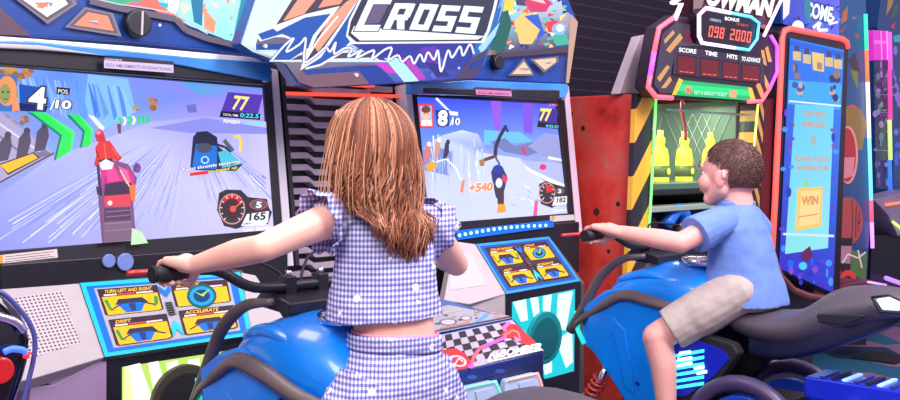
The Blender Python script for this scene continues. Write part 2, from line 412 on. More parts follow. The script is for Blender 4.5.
    a.ell(99.5, 135, 4.6, 6, (226, 44, 92)); a.poly([(95, 136), (104, 134), (106, 141), (97, 142)], (200, 44, 60)); a.ell(137, 168, 4, 5, (120, 70, 150))
    a.line([(98, 165), (100, 190)], 3, (60, 40, 90)); a.line([(96, 150), (99, 158)], 1.2, (120, 20, 30)); a.line([(104, 143), (106, 158)], 1, (250, 110, 90)); a.line([(112, 148), (119, 158)], 1, (250, 110, 90))
    a.ell(98.5, 132.5, 2.4, 2, (252, 130, 160)); a.poly([(99, 163), (106, 159), (114, 163), (112, 169), (102, 170)], (236, 226, 236)); a.poly([(118, 166), (127, 170), (131, 182), (126, 184)], (250, 96, 170)); a.poly([(106, 171), (114, 168), (120, 180), (108, 182)], (250, 70, 150)); a.line([(120, 170), (134, 194)], 1.4, (250, 210, 150)); a.line([(106, 176), (104, 192)], 1.2, (110, 60, 160))
    a.poly([(129, 186), (136, 184), (135, 202), (131, 200)], (240, 120, 60)); a.poly([(96, 186), (102, 188), (102, 196), (97, 194)], (50, 40, 80)); a.line([(106, 212), (130, 210)], 1, (140, 110, 150)); a.line([(106, 217), (130, 215)], 1, (140, 110, 150)); a.line([(105, 224), (131, 222)], 1, (150, 126, 150)); a.line([(105, 231), (132, 229)], 1, (150, 126, 150)); a.line([(134, 172), (137, 165)], 1.4, (90, 50, 110)); a.poly([(132, 228), (142, 232), (148, 243), (131, 245)], (196, 236, 190))
    # overlay
    a.poly([(-3, 74), (17, 76), (18, 112), (-3, 111)], (62, 116, 190)); a.ell(7, 91, 10, 15, (238, 150, 96)); a.ell(5, 94, 5.8, 10, (150, 152, 96)); a.ell(3, 92, 1.2, .9, (36, 40, 30)); a.ell(8, 92, 1.2, .9, (36, 40, 30)); a.line([(3.5, 99), (7.5, 99)], 1, (90, 70, 50)); a.poly([(14, 84), (20, 110), (12, 112)], (238, 150, 96))
    a.poly([(19, 84), (46, 88), (44, 112), (20, 110)], (34, 82, 178)); a.poly([(19, 103), (48, 106), (46, 112), (20, 111)], (28, 40, 104))
    a.text('4', 29, 107.5, 44, 109, 20.5, (250, 250, 255), 2, .035, (60, 64, 96))
    a.poly([(56.5, 87), (70, 88.3), (69.5, 95), (56.5, 94)], (30, 30, 46)); a.text('POS.', 58, 93, 68.5, 94, 4, (250, 250, 250), .4, .01)
    a.line([(50, 110), (56, 98)], 1.2, (250, 250, 255)); a.text('10', 55.5, 108, 70, 109, 8, (250, 250, 255), 1.2, .04, (50, 50, 80))
    a.poly([(228, 92), (263, 95), (257, 118), (220, 115)], (84, 58, 172)); a.poly([(221, 111), (262, 114), (260, 120), (219.5, 117)], (30, 28, 50))
    a.text('77', 232, 109, 246, 110.5, 13, (252, 232, 130), 3, .03); a.text('TOTAL TIME', 223, 115.5, 238, 116.8, 2.2, (250, 250, 250), .2, .01); a.text('0:22.51', 240, 117, 261, 118.5, 4, (96, 226, 236), .6, .02)
    a.text('FINISH', 223.5, 123, 239, 124, 3.6, (245, 245, 255), .6, .02); a.text('3.5KM', 245, 124.5, 262, 125.5, 3.8, (110, 222, 240), .6, .02)
    a.poly([(193, 137), (197, 132), (207, 131), (217, 137), (218, 146), (234, 160), (243, 164), (236, 171), (190, 170)], (36, 40, 66)); a.poly([(196, 144), (217, 146), (217, 169), (192, 169)], (26, 110, 214)); a.ell(204, 148, 8, 5, (70, 76, 100)); a.ell(205, 160, 4.2, 4, (150, 220, 245)); a.ell(205, 160, 2.6, 2.4, (20, 90, 190))
    a.poly([(218, 152), (228, 150), (242, 164), (222, 168)], (72, 190, 220)); a.line([(208, 142), (225, 147), (231, 152)], 2.4, (40, 44, 60)); a.line([(224, 140), (233, 151)], 4, (80, 96, 110)); a.line([(234, 137), (239, 136), (241, 142), (240, 152)], 2.2, (250, 214, 40))
    a.text('Twist throttle twistgrip', 181.5, 172.5, 240, 163.5, 4, (250, 250, 250), .5, .02, (40, 44, 90), .05); a.poly([(190, 173), (208, 170.5), (208, 174), (190, 176)], (222, 40, 40)); a.text('to speed up', 208, 174, 237, 169.5, 4, (252, 222, 60), .5, .02, (60, 44, 40), .05)
    a.poly([(256, 216), (268, 214), (266, 210), (254, 212)], (236, 120, 150)); a.poly([(219, 193), (226, 189.5), (241, 190), (248, 197), (267, 199), (269, 208), (272, 212), (268, 224), (245, 226), (236, 229), (224, 226), (217, 210)], (44, 40, 56))
    a.ell(232, 209, 13.2, 15.5, (222, 150, 130)); a.ell(232, 209, 12, 14.2, (54, 46, 62)); a.poly([(232, 209), (222, 199), (228, 195.6), (236, 195.4), (243, 200)], (216, 34, 34)); a.ell(232, 209, 9, 10.6, (64, 34, 40), 120, 420); a.ell(233, 209, 3, 3.2, (240, 80, 66)); a.line([(233, 209), (243, 201)], 1.4, (250, 90, 80))
    for k in range(11):
        an = math.radians(130 + k * 28); a.line([(232 + 9.6 * math.cos(an), 209 + 11.5 * math.sin(an)), (232 + 12 * math.cos(an), 209 + 14 * math.sin(an))], .9, (200, 236, 250))
    a.ell(258.5, 204.5, 9.2, 5.2, (216, 70, 70)); a.ell(258.5, 204.5, 8.2, 4.5, (86, 84, 96)); a.text('5', 256.3, 207.4, 261, 207.8, 5.6, (250, 250, 255), .4, .04)
    a.poly([(247, 214), (269, 211), (268, 222), (264, 225.5), (241, 226)], (232, 236, 238)); a.text('165', 249.5, 220.5, 265, 219.5, 7.2, (40, 40, 52), .6, .03); a.text('KM/H', 243.5, 224.8, 251, 224.3, 1.9, (60, 60, 70), .2, .01)
    a.text('COMBO', 243, 231.8, 254, 231.1, 3, (245, 245, 250), .4, .02); a.text('00/03', 256, 231, 271, 229.8, 3.6, (250, 250, 255), .5, .02)
    a.build('game_picture', ARTE, scr); return scr
def screen_two(t):
    q = [(416, 94.7), (559.5, 101.5), (571, 214.5), (427.6, 225)]
    scr = slab('screen', q, off(SCR, .004), .02, BLACK, t)
    a = Art(off(SCR, .005))
    a.poly(q, [(60, 84, 236), (92, 88, 240), (196, 200, 246), (190, 196, 245)])
    a.poly([(416, 95), (559.5, 101.5), (563, 140), (420, 145)], [(52, 76, 232), (86, 80, 236), (120, 150, 250), (110, 150, 248)])
    a.poly([(490, 97.5), (502, 98), (500, 136), (496, 136)], (146, 92, 236)); a.poly([(522, 99), (534, 100), (532, 134), (524, 132)], (126, 84, 230))
    a.poly([(484, 130), (520, 132), (534, 142), (484, 145)], (110, 190, 250))
    # mountains
    a.poly([(421, 150), (440, 136), (462, 130), (478, 134), (486, 150), (530, 142), (545, 133), (564, 136), (571, 214), (427, 225)], [(158, 168, 232), (190, 206, 245), (214, 224, 248), (190, 200, 245), (140, 160, 232), (130, 150, 226), (150, 156, 222), (160, 160, 220), (200, 200, 240), (206, 212, 246)])
    a.poly([(490, 142), (505, 138), (514, 146), (532, 142), (545, 150), (528, 156), (505, 152)], (112, 126, 184)); a.poly([(528, 146), (548, 134), (564, 138), (566, 166), (546, 158)], (150, 158, 216))
    a.poly([(421, 150), (436, 146), (452, 152), (450, 176), (424, 170)], (128, 140, 214)); a.poly([(476, 152), (520, 158), (545, 182), (560, 214), (470, 220)], (206, 212, 248)); a.poly([(520, 160), (566, 164), (567, 186), (545, 180)], (176, 184, 234))
    a.poly([(548, 156), (566, 160), (566.5, 162), (548, 159)], (240, 242, 252)); a.poly([(524, 166), (568, 186), (569, 192), (530, 172)], (236, 240, 252))
    for k in range(46):
        x = rnd(430, 482); y = rnd(134, 176); l_ = rnd(10, 34); a.poly([(x, y), (x + rnd(.6, 1.8), y), (x + rnd(.5, 3), y + l_)], random.choice([(234, 240, 252), (150, 172, 238), (178, 196, 246), (204, 220, 250)]))
    for k in range(26):
        x = rnd(486, 545); y = rnd(176, 205); a.poly([(x, y), (x + rnd(3, 8), y + rnd(3, 6)), (x + 2, y + rnd(2, 4))], random.choice([(226, 232, 252), (168, 182, 240)]))
    # birds board
    for cx, cy, c in ((427, 150, (226, 120, 96)), (437, 146, (216, 150, 120)), (446, 148, (60, 60, 84))): a.poly([(cx - 3, cy + 11), (cx - 1, cy - 5), (cx + 3, cy - 6), (cx + 3, cy + 4), (cx, cy + 12)], c); a.ell(cx + 2, cy - 6, 2, 2.6, (245, 236, 236) if c[0] > 99 else c)
    a.poly([(425, 166), (432, 161), (438, 166), (430, 172)], (246, 168, 32)); a.line([(436, 162), (446, 159), (456, 168), (461, 180)], 1.6, (240, 244, 252))
    # tumbling scooter and rider
    a.line([(506, 126), (500, 136), (496, 146), (495, 158)], 3.6, (52, 48, 84)); a.line([(505, 125), (508, 132)], 2.4, (48, 60, 100)); a.line([(496, 156), (484, 160), (481, 163)], 3.4, (96, 70, 76)); a.poly([(479, 160), (485, 159), (484, 166), (480, 166)], (170, 120, 84)); a.line([(496, 158), (500, 165)], 2, (90, 90, 140))
    a.poly([(491, 172), (494, 166), (502, 166), (507, 176), (506, 184), (503, 196), (496, 198), (493, 184)], (46, 56, 120)); a.ell(498, 169, 4.4, 4.4, (30, 60, 170)); a.poly([(503, 174), (508, 178), (506, 184), (502, 180)], (226, 60, 96)); a.ell(499, 183, 3.4, 5, (226, 226, 236)); a.poly([(496, 189), (504, 188), (504, 206), (498, 206)], (76, 56, 60)); a.poly([(498, 204), (505, 204), (506, 212), (497, 213)], (240, 160, 60))
    a.poly([(521, 146), (524, 147), (527, 155), (524, 154)], (226, 50, 90)); a.ell(543, 167, 3.4, 3, (236, 52, 120))
    a.poly([(535, 200), (538, 201), (537, 216), (533, 216)], (240, 90, 160))
    # overlay
    a.poly([(418, 104), (433, 104), (434, 128), (420, 128)], (236, 60, 70)); a.poly([(419.6, 106), (431.5, 106), (432.4, 126), (421, 126)], (160, 190, 240)); a.ell(426, 114, 4.4, 6, (236, 196, 170)); a.ell(426, 109.5, 4.6, 3.6, (120, 70, 50)); a.ell(424.4, 114, .6, .6, (30, 30, 40)); a.ell(428, 114, .6, .6, (30, 30, 40)); a.poly([(421, 126), (422, 120), (431, 120), (432.4, 126)], (240, 240, 250))
    a.line([(436, 98), (452, 114)], 2.2, (240, 244, 252)); a.poly([(435, 110), (449, 110), (449, 126), (437, 126)], (44, 66, 150)); a.text('8', 438.5, 125, 446.5, 125, 14, (250, 250, 255), .6, .05, (60, 64, 96))
    a.poly([(450, 111), (458, 112), (458, 116), (450, 115)], (240, 240, 250)); a.text('10', 452, 125, 459.5, 125, 7, (250, 250, 255), .6, .04, (50, 50, 80)); a.line([(450, 126), (453, 117)], .9, (250, 250, 255))
    a.poly([(541, 108), (558, 109), (557, 124), (538, 122)], (66, 48, 150)); a.poly([(538, 122), (559, 124), (559, 129), (537, 127)], (26, 26, 50)); a.text('77', 539.5, 120, 549.5, 120.6, 11, (252, 228, 110), 1.6, .05); a.text('0:22.51', 546, 127, 558, 127.8, 2.4, (96, 226, 236), .2, .03); a.text('3.6KM', 549, 105.5, 559, 106, 3, (250, 120, 140), .3, .03)
    a.text('+540', 469, 192, 492, 190.5, 8, (246, 150, 110), 1, .05, (250, 240, 240), .05); a.poly([(460, 192), (462, 181), (465, 180), (463, 193)], (246, 140, 100)); a.line([(463, 180), (474, 178)], 1, (250, 180, 160))
    a.poly([(539, 184), (546, 181), (554, 184), (565, 187), (567, 200), (552, 208), (541, 204)], (44, 40, 56)); a.ell(547, 193, 8.4, 10.6, (222, 150, 130)); a.ell(547, 193, 7.4, 9.6, (54, 50, 64))
    for k in range(9):
        an = math.radians(130 + k * 34); a.line([(547 + 4.6 * math.cos(an), 193 + 6 * math.sin(an)), (547 + 7 * math.cos(an), 193 + 9 * math.sin(an))], .9, (210, 220, 236))
    a.poly([(547, 193), (545, 184), (551, 186), (553, 191)], (226, 50, 40)); a.ell(559.5, 191, 5, 3.6, (90, 90, 104)); a.text('3', 558, 193, 561, 193, 3.6, (250, 250, 255), .2, .03)
    a.poly([(555, 197), (567, 196), (567, 204), (552, 206)], (228, 234, 238)); a.text('182', 557, 202.5, 565.5, 202, 4.6, (40, 40, 52), .4, .03); a.text('COMBO', 553, 212, 566, 211, 2.2, (245, 245, 250), .2, .02)
    a.build('game_picture', ARTE, scr); return scr

# ------ instruction desk artwork: u,v inside the parallelogram panel
def desk_art(t, TL, TR, BR, BL, dark, glow, lit):
    def M(u, v):
        x = (TL[0] * (1 - u) + TR[0] * u) * (1 - v) + (BL[0] * (1 - u) + BR[0] * u) * v
        y = (TL[1] * (1 - u) + TR[1] * u) * (1 - v) + (BL[1] * (1 - u) + BR[1] * u) * v
        return (x, y)
    pan = slab('instruction_panel', [TL, TR, BR, BL], off(CON, .004), .02, DGREY, t)
    a = Art(off(CON, .0045)); Q = lambda pts, c: a.poly([M(*p) for p in pts], c)
    Q([(0, 0), (1, 0), (1, 1), (0, 1)], glow); Q([(.03, .05), (.97, .05), (.97, .95), (.03, .95)], lit); Q([(.075, .085), (.925, .085), (.93, .9), (.075, .9)], dark)
    for (u0, v0, u1, v1, kind) in ((.09, .1, .47, .47, 0), (.55, .1, .91, .45, 1), (.1, .52, .48, .88, 2), (.56, .5, .92, .86, 3)):
        w_, h_ = u1 - u0, v1 - v0; R = lambda p: [(u0 + w_ * x, v0 + h_ * y) for x, y in p]
        Q(R([(0, 0), (1, 0), (1, .95), (.93, 1), (.05, 1), (0, .95)]), (58, 44, 52)); Q(R([(.04, .3), (.97, .3), (.97, .93), (.9, .97), (.05, .97)]), (252, 186, 28))
        p0, p1 = M(u0 + .1 * w_, v0 + .17 * h_), M(u0 + w_ * [.88, .5, .36, .7][kind], v0 + .17 * h_); hh = (BL[1] - TL[1]) * h_ * .12
        a.text(['TURN LEFT AND RIGHT', 'ATTACK', 'DRIFT', 'ACCELERATE'][kind], *p0, *p1, hh, (250, 196, 60), .5, .02)
        for (x0, x1, c) in ((.08, .3, (240, 220, 210)), (.32, .6, (214, 70, 60)), (.62, .9, (240, 220, 210))): Q(R([(x0, .21), (x1, .21), (x1, .27), (x0, .27)]), c)
        if kind == 1:
            c = M(u0 + .5 * w_, v0 + .62 * h_); e = abs(M(u1, 0)[0] - M(u0, 0)[0]) * .26; a.ell(*c, e, e * .8, (20, 92, 96)); a.ell(*c, e * .82, e * .64, (30, 150, 190)); a.ell(*c, e * .55, e * .42, (16, 60, 110)); Q(R([(.36, .36), (.5, .55), (.68, .34), (.52, .66)]), (150, 210, 70))
        else:
            Q(R([(.3, .42), (.7, .42), (.78, .62), (.22, .62)]), (48, 50, 72)); Q(R([(.26, .6), (.74, .6), (.62, .94), (.36, .94)]), (20, 112, 214)); Q(R([(.44, .62), (.56, .62), (.54, .9), (.46, .9)]), (40, 60, 110))
            a.line([M(u0 + .12 * w_, v0 + .8 * h_), M(u0 + .35 * w_, v0 + .58 * h_), M(u0 + .65 * w_, v0 + .58 * h_), M(u0 + .9 * w_, v0 + .76 * h_)], 1.3, (54, 52, 62))
            if kind != 3: Q(R([(.06, .42), (.12, .4), (.14, .7), (.2, .84), (.1, .78)]), (44, 150, 60))
            if kind == 0: Q(R([(.9, .4), (.96, .45), (.94, .7), (.86, .84), (.88, .62)]), (44, 150, 60))
    Q([(.475, .11), (.51, .19), (.545, .11), (.545, .2), (.51, .29), (.475, .2)], (30, 120, 224)); Q([(.485, .74), (.52, .62), (.555, .74), (.555, .86), (.52, .76), (.485, .86)], (40, 200, 226))
    Q([(.49, .36), (.532, .36), (.536, .55), (.494, .55)], (24, 22, 26))
    for k in range(5): a.line([M(.488 + k * .002, .39 + k * .036), M(.54 + k * .002, .39 + k * .036)], .7, (120, 116, 112))
    a.build('instruction_print', ARTD, pan); return pan
bz1 = [('bezel', [(-16, 48), (270, 70), (270, 88), (-16, 64.5)], BLACK, .05), ('bezel', [(264, 82), (272, 83), (286, 240), (275, 234)], BLACK, .05),
       ('bezel', [(-16, 252), (276, 229.5), (287, 232), (291, 262), (-16, 280)], BLACK, .05), ('bezel', [(-16, 62), (-3, 63), (-3, 254), (-16, 255)], BLACK, .05),
       ('edge_trim', [(271, 68), (278, 70), (294, 266), (286, 266)], SILVER, .06), ('edge_trim', [(280, 70), (284, 70), (300, 266), (296, 266)], MATT, .06)]
bz2 = [('bezel', [(411, 88), (562, 92), (562, 104), (411, 96)], BLACK, .05), ('bezel', [(557, 100), (566, 100), (577, 220), (570, 216)], BLACK, .05),
       ('bezel', [(427, 224), (571, 213), (578, 216), (579, 228), (430, 239)], BLACK, .05), ('bezel', [(410, 92), (417, 94), (430, 228), (424, 230)], BLACK, .05),
       ('edge_trim', [(564, 86), (569, 86), (583, 236), (577, 236)], mat('pink_white_trim', (226, 200, 214), .35), .06), ('edge_trim', [(405, 84), (411, 84), (427, 238), (420, 238)], SILVER, .06)]
c1 = cabinet(0, 1.537, 'racing cabinet facing the girl, its screen showing 4/10 and a pink snow bike', bz1, screen_one, {'x': (1.25, 1.79)})
c2 = cabinet(1, 3.144, 'racing cabinet whose screen shows +540, with a row of blue LEDs beneath', bz2, screen_two, {'x': (2.87, 3.36)})
desk_art(c1, (80, 283), (240, 272), (252, 335), (105, 357), (176, 174, 180), (34, 196, 226), (26, 110, 200))
desk_art(c2, (476, 244), (549, 236.5), (580.5, 281), (506.5, 294), (66, 54, 64), (46, 150, 220), (20, 84, 170))
for cx_, cy_, r_ in ((109.5, 261, .020), (126, 262, .026)): disc('pale_disc', at(cx_, cy_, YP(2.69)), (0, -1, 0), r_, .01, mat('pale_blue_gloss', (120, 140, 200), .2), c1, 24, .003)  # two pale blue discs on the lower cover
# hoods
H = YP(2.5)
def hood(t, shape, rim, art):
    h = slab('hood', shape, H, .34, DBLUE, t, .006)
    for pts, m, o_ in rim: slab('hood_rim', pts, off(H, o_), .03, m, t, .004)
    a = Art(off(H, .0075)); art(a); a.build('hood_picture', ARTH, h)
def hood_art1(a):
    a.poly([(92, 0), (100, -22), (320, -22), (262, 58), (222, 38), (190, 26), (150, 4), (118, 6)], [(120, 180, 200), (160, 210, 230), (214, 240, 250), (200, 240, 248), (150, 226, 240), (200, 236, 244), (90, 150, 170), (80, 140, 160)])
    for k in range(26):
        x, y = rnd(150, 235), rnd(-14, 26)
        if y < (x - 140) * .32: a.poly([(x, y), (x + rnd(4, 16), y + rnd(-4, 6)), (x + rnd(2, 10), y + rnd(5, 14))], random.choice([(250, 252, 252), (40, 180, 200), (110, 224, 236), (226, 150, 120), (20, 96, 130), (240, 210, 190)]))
    a.poly([(120, -20), (150, -20), (160, 5), (186, 22), (172, 20), (150, 8), (128, 6)], (226, 110, 100)); a.poly([(100, 1), (112, -6), (140, -2), (142, 4), (120, 5)], (60, 170, 130)); a.poly([(124, 3), (136, 2), (146, 3), (134, 5)], (238, 90, 150))
    a.poly([(170, -20), (186, -20), (176, 14), (168, 10)], (250, 250, 252)); a.poly([(188, -20), (204, -20), (202, 26), (194, 22)], (20, 120, 160)); a.poly([(204, 8), (216, 22), (214, 34), (204, 28)], (240, 150, 110))
    a.poly([(238, -5), (262, -8), (240, 30), (230, 36)], (46, 150, 170)); a.poly([(236, 0), (241, 0), (234, 34), (229, 34)], (170, 220, 226))
    for w3, base, ic in (([(9, -10), (64, -2), (68, 4), (47, 17), (40, 12)], (226, 240, 250), (210, 120, 90)), ([(74, 25), (88, 12), (108, 16), (114, 31)], (232, 140, 110), (250, 250, 250))):
        cx = sum(p[0] for p in w3) / len(w3); cy = sum(p[1] for p in w3) / len(w3)
        a.poly([(cx + (x - cx) * 1.42, cy + (y - cy) * 1.55) for x, y in w3], (132, 116, 132)); a.poly([(cx + (x - cx) * 1.22, cy + (y - cy) * 1.28) for x, y in w3], (96, 84, 100)); a.poly(w3, base)
        for k in range(6): a.poly([(cx + rnd(-12, 4), cy + rnd(-3, 3)), (cx + rnd(0, 12), cy + rnd(-3, 3)), (cx + rnd(-6, 6), cy + rnd(-2, 5))], random.choice([ic, (70, 130, 190), (40, 50, 70), (250, 240, 236), (220, 130, 90)]))
    a.line([(90, 1), (118, 8), (150, 14), (176, 19), (186, 30), (206, 38), (240, 46)], 6, (104, 92, 108)); a.line([(88, -3), (118, 4), (152, 9), (178, 14), (190, 24), (208, 34)], 1.2, (190, 196, 210))
    a.poly([(-30, -6), (-6, 2), (32, 36), (-30, 34)], (98, 72, 92)); a.ell(129.5, 22, 1.4, 1.6, (220, 220, 230)); a.ell(160, 25, 1.4, 1.6, (220, 220, 230))
hood(c1, [(-30, -22), (320, -22), (262, 57), (222, 52), (130, 42), (-30, 34)],
     [([(-30, 34), (-20, 34.5), (130, 46), (240, 56), (262, 58), (262, 64), (200, 60), (110, 50), (-30, 40)], WHITE, .012), ([(-30, 40), (34, 41), (110, 49), (200, 58), (268, 62), (273, 72), (270, 82), (150, 60), (60, 52), (-30, 46)], LBLUE, .018), ([(-30, 45), (60, 51), (150, 59), (230, 74), (262, 80), (266, 85), (-30, 62)], BLACK, .008), ([(-30, 42), (40, 45), (110, 56), (40, 50), (-30, 47)], GREY, .022)], hood_art1)
disc('speaker_knob', at(140, 23, off(H, .03)), (0, -1, 0), .037, .05, BLACK, c1, bev=.006); slab('knob_groove', [(142, 11), (144, 11), (143, 35), (141, 35)], off(H, .032), .003, GREY, c1)
a = Art(off(YP(2.5), .031)); a.poly([(104, 56.5), (173.5, 61.5), (173.5, 73), (104, 68)], (190, 178, 200)); a.poly([(104, 56.5), (173.5, 61.5), (173.5, 65), (104, 60)], (54, 42, 56)); a.text('MANUFACTURED BY', 105, 59.6, 122, 60.8, 1.4, (230, 220, 230), 0, .01); a.text('SEGA AMUSEMENTS INTERNATIONAL', 105.5, 66.3, 171.5, 71, 3.2, (110, 92, 128), .4, .005)
a.build('maker_plate', ARTD, c1)
def hood_art2(a):
    a.poly([(470, -22), (560, -22), (562, 6), (578, 22), (574, 46), (500, 54), (480, 56), (485, 20)], [(90, 190, 220), (150, 200, 220), (180, 190, 210), (120, 90, 110), (60, 70, 120), (70, 60, 90), (190, 150, 110), (110, 200, 220)])
    for k in range(150):
        x, y = rnd(486, 566), rnd(-8, 46)
        a.poly([(x, y), (x + rnd(2, 7), y + rnd(-4, 3)), (x + rnd(-2, 5), y + rnd(2, 6))], random.choice([(24, 100, 104), (30, 70, 170), (250, 214, 120), (245, 150, 80), (250, 250, 240), (200, 60, 60), (70, 190, 170), (40, 40, 90), (230, 110, 80)]))
    a.poly([(500, -10), (516, -8), (512, 12), (502, 10)], (252, 200, 70)); a.poly([(516, -6), (528, 0), (526, 6), (516, 5)], (60, 60, 96)); a.poly([(524, 2), (536, -6), (552, 2), (546, 12), (530, 12)], (206, 50, 100)); a.poly([(530, 0), (540, -4), (546, 4)], (250, 190, 190))
    a.poly([(494, 14), (508, 10), (512, 24), (504, 52), (490, 50)], (20, 92, 88)); a.poly([(514, 22), (524, 12), (534, 16), (540, 30), (532, 44), (520, 44)], (252, 190, 110)); a.poly([(524, 16), (538, 14), (545, 34), (536, 42), (540, 30)], (40, 90, 200)); a.poly([(546, 22), (556, 20), (562, 24), (560, 34), (548, 32)], (235, 60, 60)); a.ell(559, 29, 7, 6, (120, 180, 250)); a.ell(560, 28, 4, 3.6, (240, 250, 255)); a.poly([(552, 36), (566, 34), (570, 44), (556, 46)], (60, 170, 150))
    a.poly([(500, 54), (574, 46), (572, 52), (496, 58)], (72, 58, 76)); a.poly([(571, 14), (578, 22), (569, 83), (566, 83)], (190, 150, 130))
    for w3, ic in (([(512, 74), (524, 61.5), (530, 70), (532, 74)], (232, 140, 110)), ([(534, 60), (556, 58), (556, 62), (545, 70)], (150, 220, 230))):
        cx = sum(p[0] for p in w3) / len(w3); cy = sum(p[1] for p in w3) / len(w3)
        a.poly([(cx + (x - cx) * 1.3, cy + (y - cy) * 1.4) for x, y in w3], (112, 100, 120)); a.poly(w3, (226, 190, 160))
        for k in range(9): a.poly([(cx + rnd(-7, 2), cy + rnd(-2, 2)), (cx + rnd(0, 7), cy + rnd(-2, 2)), (cx + rnd(-4, 4), cy + rnd(-1, 3))], random.choice([ic, (240, 150, 90), (60, 140, 180)]))
hood(c2, [(466, -22), (560, -22), (578, 22), (568.5, 84), (466, 79)], [([(412, 84), (470, 80), (568, 84), (569, 90), (566, 98), (411, 94)], LBLUE, .012), ([(424, 88), (560, 90), (560, 100), (424, 93)], BLACK, .016)], hood_art2)
disc('speaker_knob', at(500, 62, off(H, .03)), (0, -1, 0), .028, .05, BLACK, c2, bev=.006)
a = Art(off(H, .0185)); a.poly([(475, 87), (511, 88.5), (512, 96.5), (476, 94.5)], (196, 120, 160)); a.poly([(475, 87), (511, 88.5), (511, 91), (475, 89.4)], (74, 50, 70)); a.text('SEGA AMUSEMENTS', 478, 93.6, 509, 95.3, 2, (110, 60, 100), 0, .01); a.build('maker_plate', ARTD, c2)
# stickers under the screens
a = Art(off(SCR, .0195)); a.poly([(-8, 256), (57, 249), (58, 257.5), (-8, 264.5)], (222, 206, 198)); a.poly([(-8, 256), (3, 255), (3, 263), (-8, 264.3)], (240, 160, 60)); a.line([(5, 257), (54, 251.5)], .6, (90, 70, 80)); a.line([(5, 259.5), (50, 254.5)], .6, (90, 70, 80)); a.line([(5, 262), (54, 256.3)], .6, (90, 70, 80)); a.build('warning_sticker', ARTD, c1)
a = Art(off(SCR, .0195)); a.poly([(550, 216), (574, 214.5), (575, 220), (550, 222)], (206, 200, 196)); a.ell(553, 218, 2, 2, (230, 150, 50)); a.build('warning_sticker', ARTD, c2)
# LED row
LEDM = mat('blue_led', (150, 220, 255), emit=3.2); LEDG = mat('blue_led_strip', (10, 96, 200), emit=.5)
LP = YP(2.69)
led = slab('led_strip', [(457, 231), (553, 220.5), (554, 227), (458, 240)], LP, .015, LEDG, c2)
for k in range(16):
    x = 460 + k * 5.75; disc('led', at(x, 235.3 - k * .66 - math.sin(k / 15 * math.pi) * 2.2, off(LP, .004)), (0, -1, 0), .0062, .004, LEDM, led, 10)
# wings with speakers
FRONT = YP(2.483)
PURP = mat('violet_grey_paint', (168, 140, 172), .5, var=.05)
slab('side_wing', [(80, 283), (105, 357), (33, 378.5), (-30, 392), (-30, 291)], CON, .05, GREY, c1, .004)
flat_uv('speaker_grille', [(-8, 300), (63, 291), (80, 343), (38, 356), (8, 362)], CON, PERF, c1)
slab('side_wing', [(104.5, 357.5), (54, 385), (34, 380), (31, 388)], off(FRONT, -.004), .02, PURP, c1)
slab('side_wing', [(107, 357), (55, 384.5), (30, 388), (28, 440), (107, 440)], off(FRONT, .003), .2, PURP, c1, .003)
slab('side_wing', [(241, 272), (256, 275), (284, 318), (252, 336)], CON, .05, GREY, c1, .004)
slab('side_wing', [(455, 241), (477, 244), (507, 293.5), (470, 304), (444, 300)], CON, .05, GREY, c2, .004)
slab('side_wing', [(507, 294), (507, 340), (444, 350), (444, 302), (470, 304)], FRONT, .2, GREY, c2)
slab('speaker_cover', [(450, 250), (472, 254), (486, 285), (450, 290)], off(CON, .002), .004, mat('pale_grey_mesh', (196, 190, 200), .6), c2)
# lit fronts with round speakers
def front(t, q, stripes, gl, cols, spk, name_col):
    p = slab('front_frame', q, off(FRONT, .004), .02, BLACK, t)
    a = Art(off(FRONT, .0045)); a.poly(gl, cols[0])
    for pts in stripes: a.poly(pts, cols[1] if len(pts) == 4 else cols[2])
    a.build('light_panel', ARTH, t)
    if spk: 
        c, r, e = spk
        disc('speaker', at(*c, off(FRONT, .02)), (0, -1, 0), r, .018, name_col, t, 32, .003, e)
        disc('speaker_cone', at(*c, off(FRONT, .024)), (0, -1, 0), r * .78, .005, MATT if t is c1 else mat('teal_speaker_mesh', (8, 110, 112), .5), t, 32, .002, e)
front(c1, [(107, 357), (262, 334), (262, 440), (107, 440)], [[(124, 367), (140, 363), (160, 420), (140, 430)], [(148, 363), (158, 361), (176, 420), (160, 424)], [(166, 363), (178, 360), (182, 420), (176, 420)], [(188, 360), (200, 358), (196, 400), (186, 400)], [(208, 357), (222, 354), (206, 400), (200, 400)], [(124, 367), (128, 366), (136, 420), (132, 440), (122, 440)]],
      [(122, 367), (232, 350), (232, 440), (122, 440)], [(176, 214, 96), (252, 255, 222), (226, 245, 160)], ((186, 402), .105, 1), PERFD)
front(c2, [(506, 295), (581, 282), (579, 400), (545, 405), (506, 330)], [[(513, 302), (526, 299), (528, 320), (521, 322)], [(530, 298), (538, 297), (540, 316), (534, 318)], [(543, 296), (552, 294.5), (548, 330), (543, 330)], [(558, 294), (573, 291), (566, 330), (556, 330)], [(556, 340), (572, 330), (573, 362), (566, 368)], [(541, 360), (552, 350), (552, 372), (545, 375)], [(524, 330), (534, 345), (540, 360), (536, 350)]],
      [(512, 302), (575, 289), (574, 371), (545, 379), (512, 330)], [(22, 190, 204), (214, 250, 250), (90, 225, 230)], ((546, 338), .105, 1.0), mat('teal_speaker_ring', (14, 150, 150), .4))
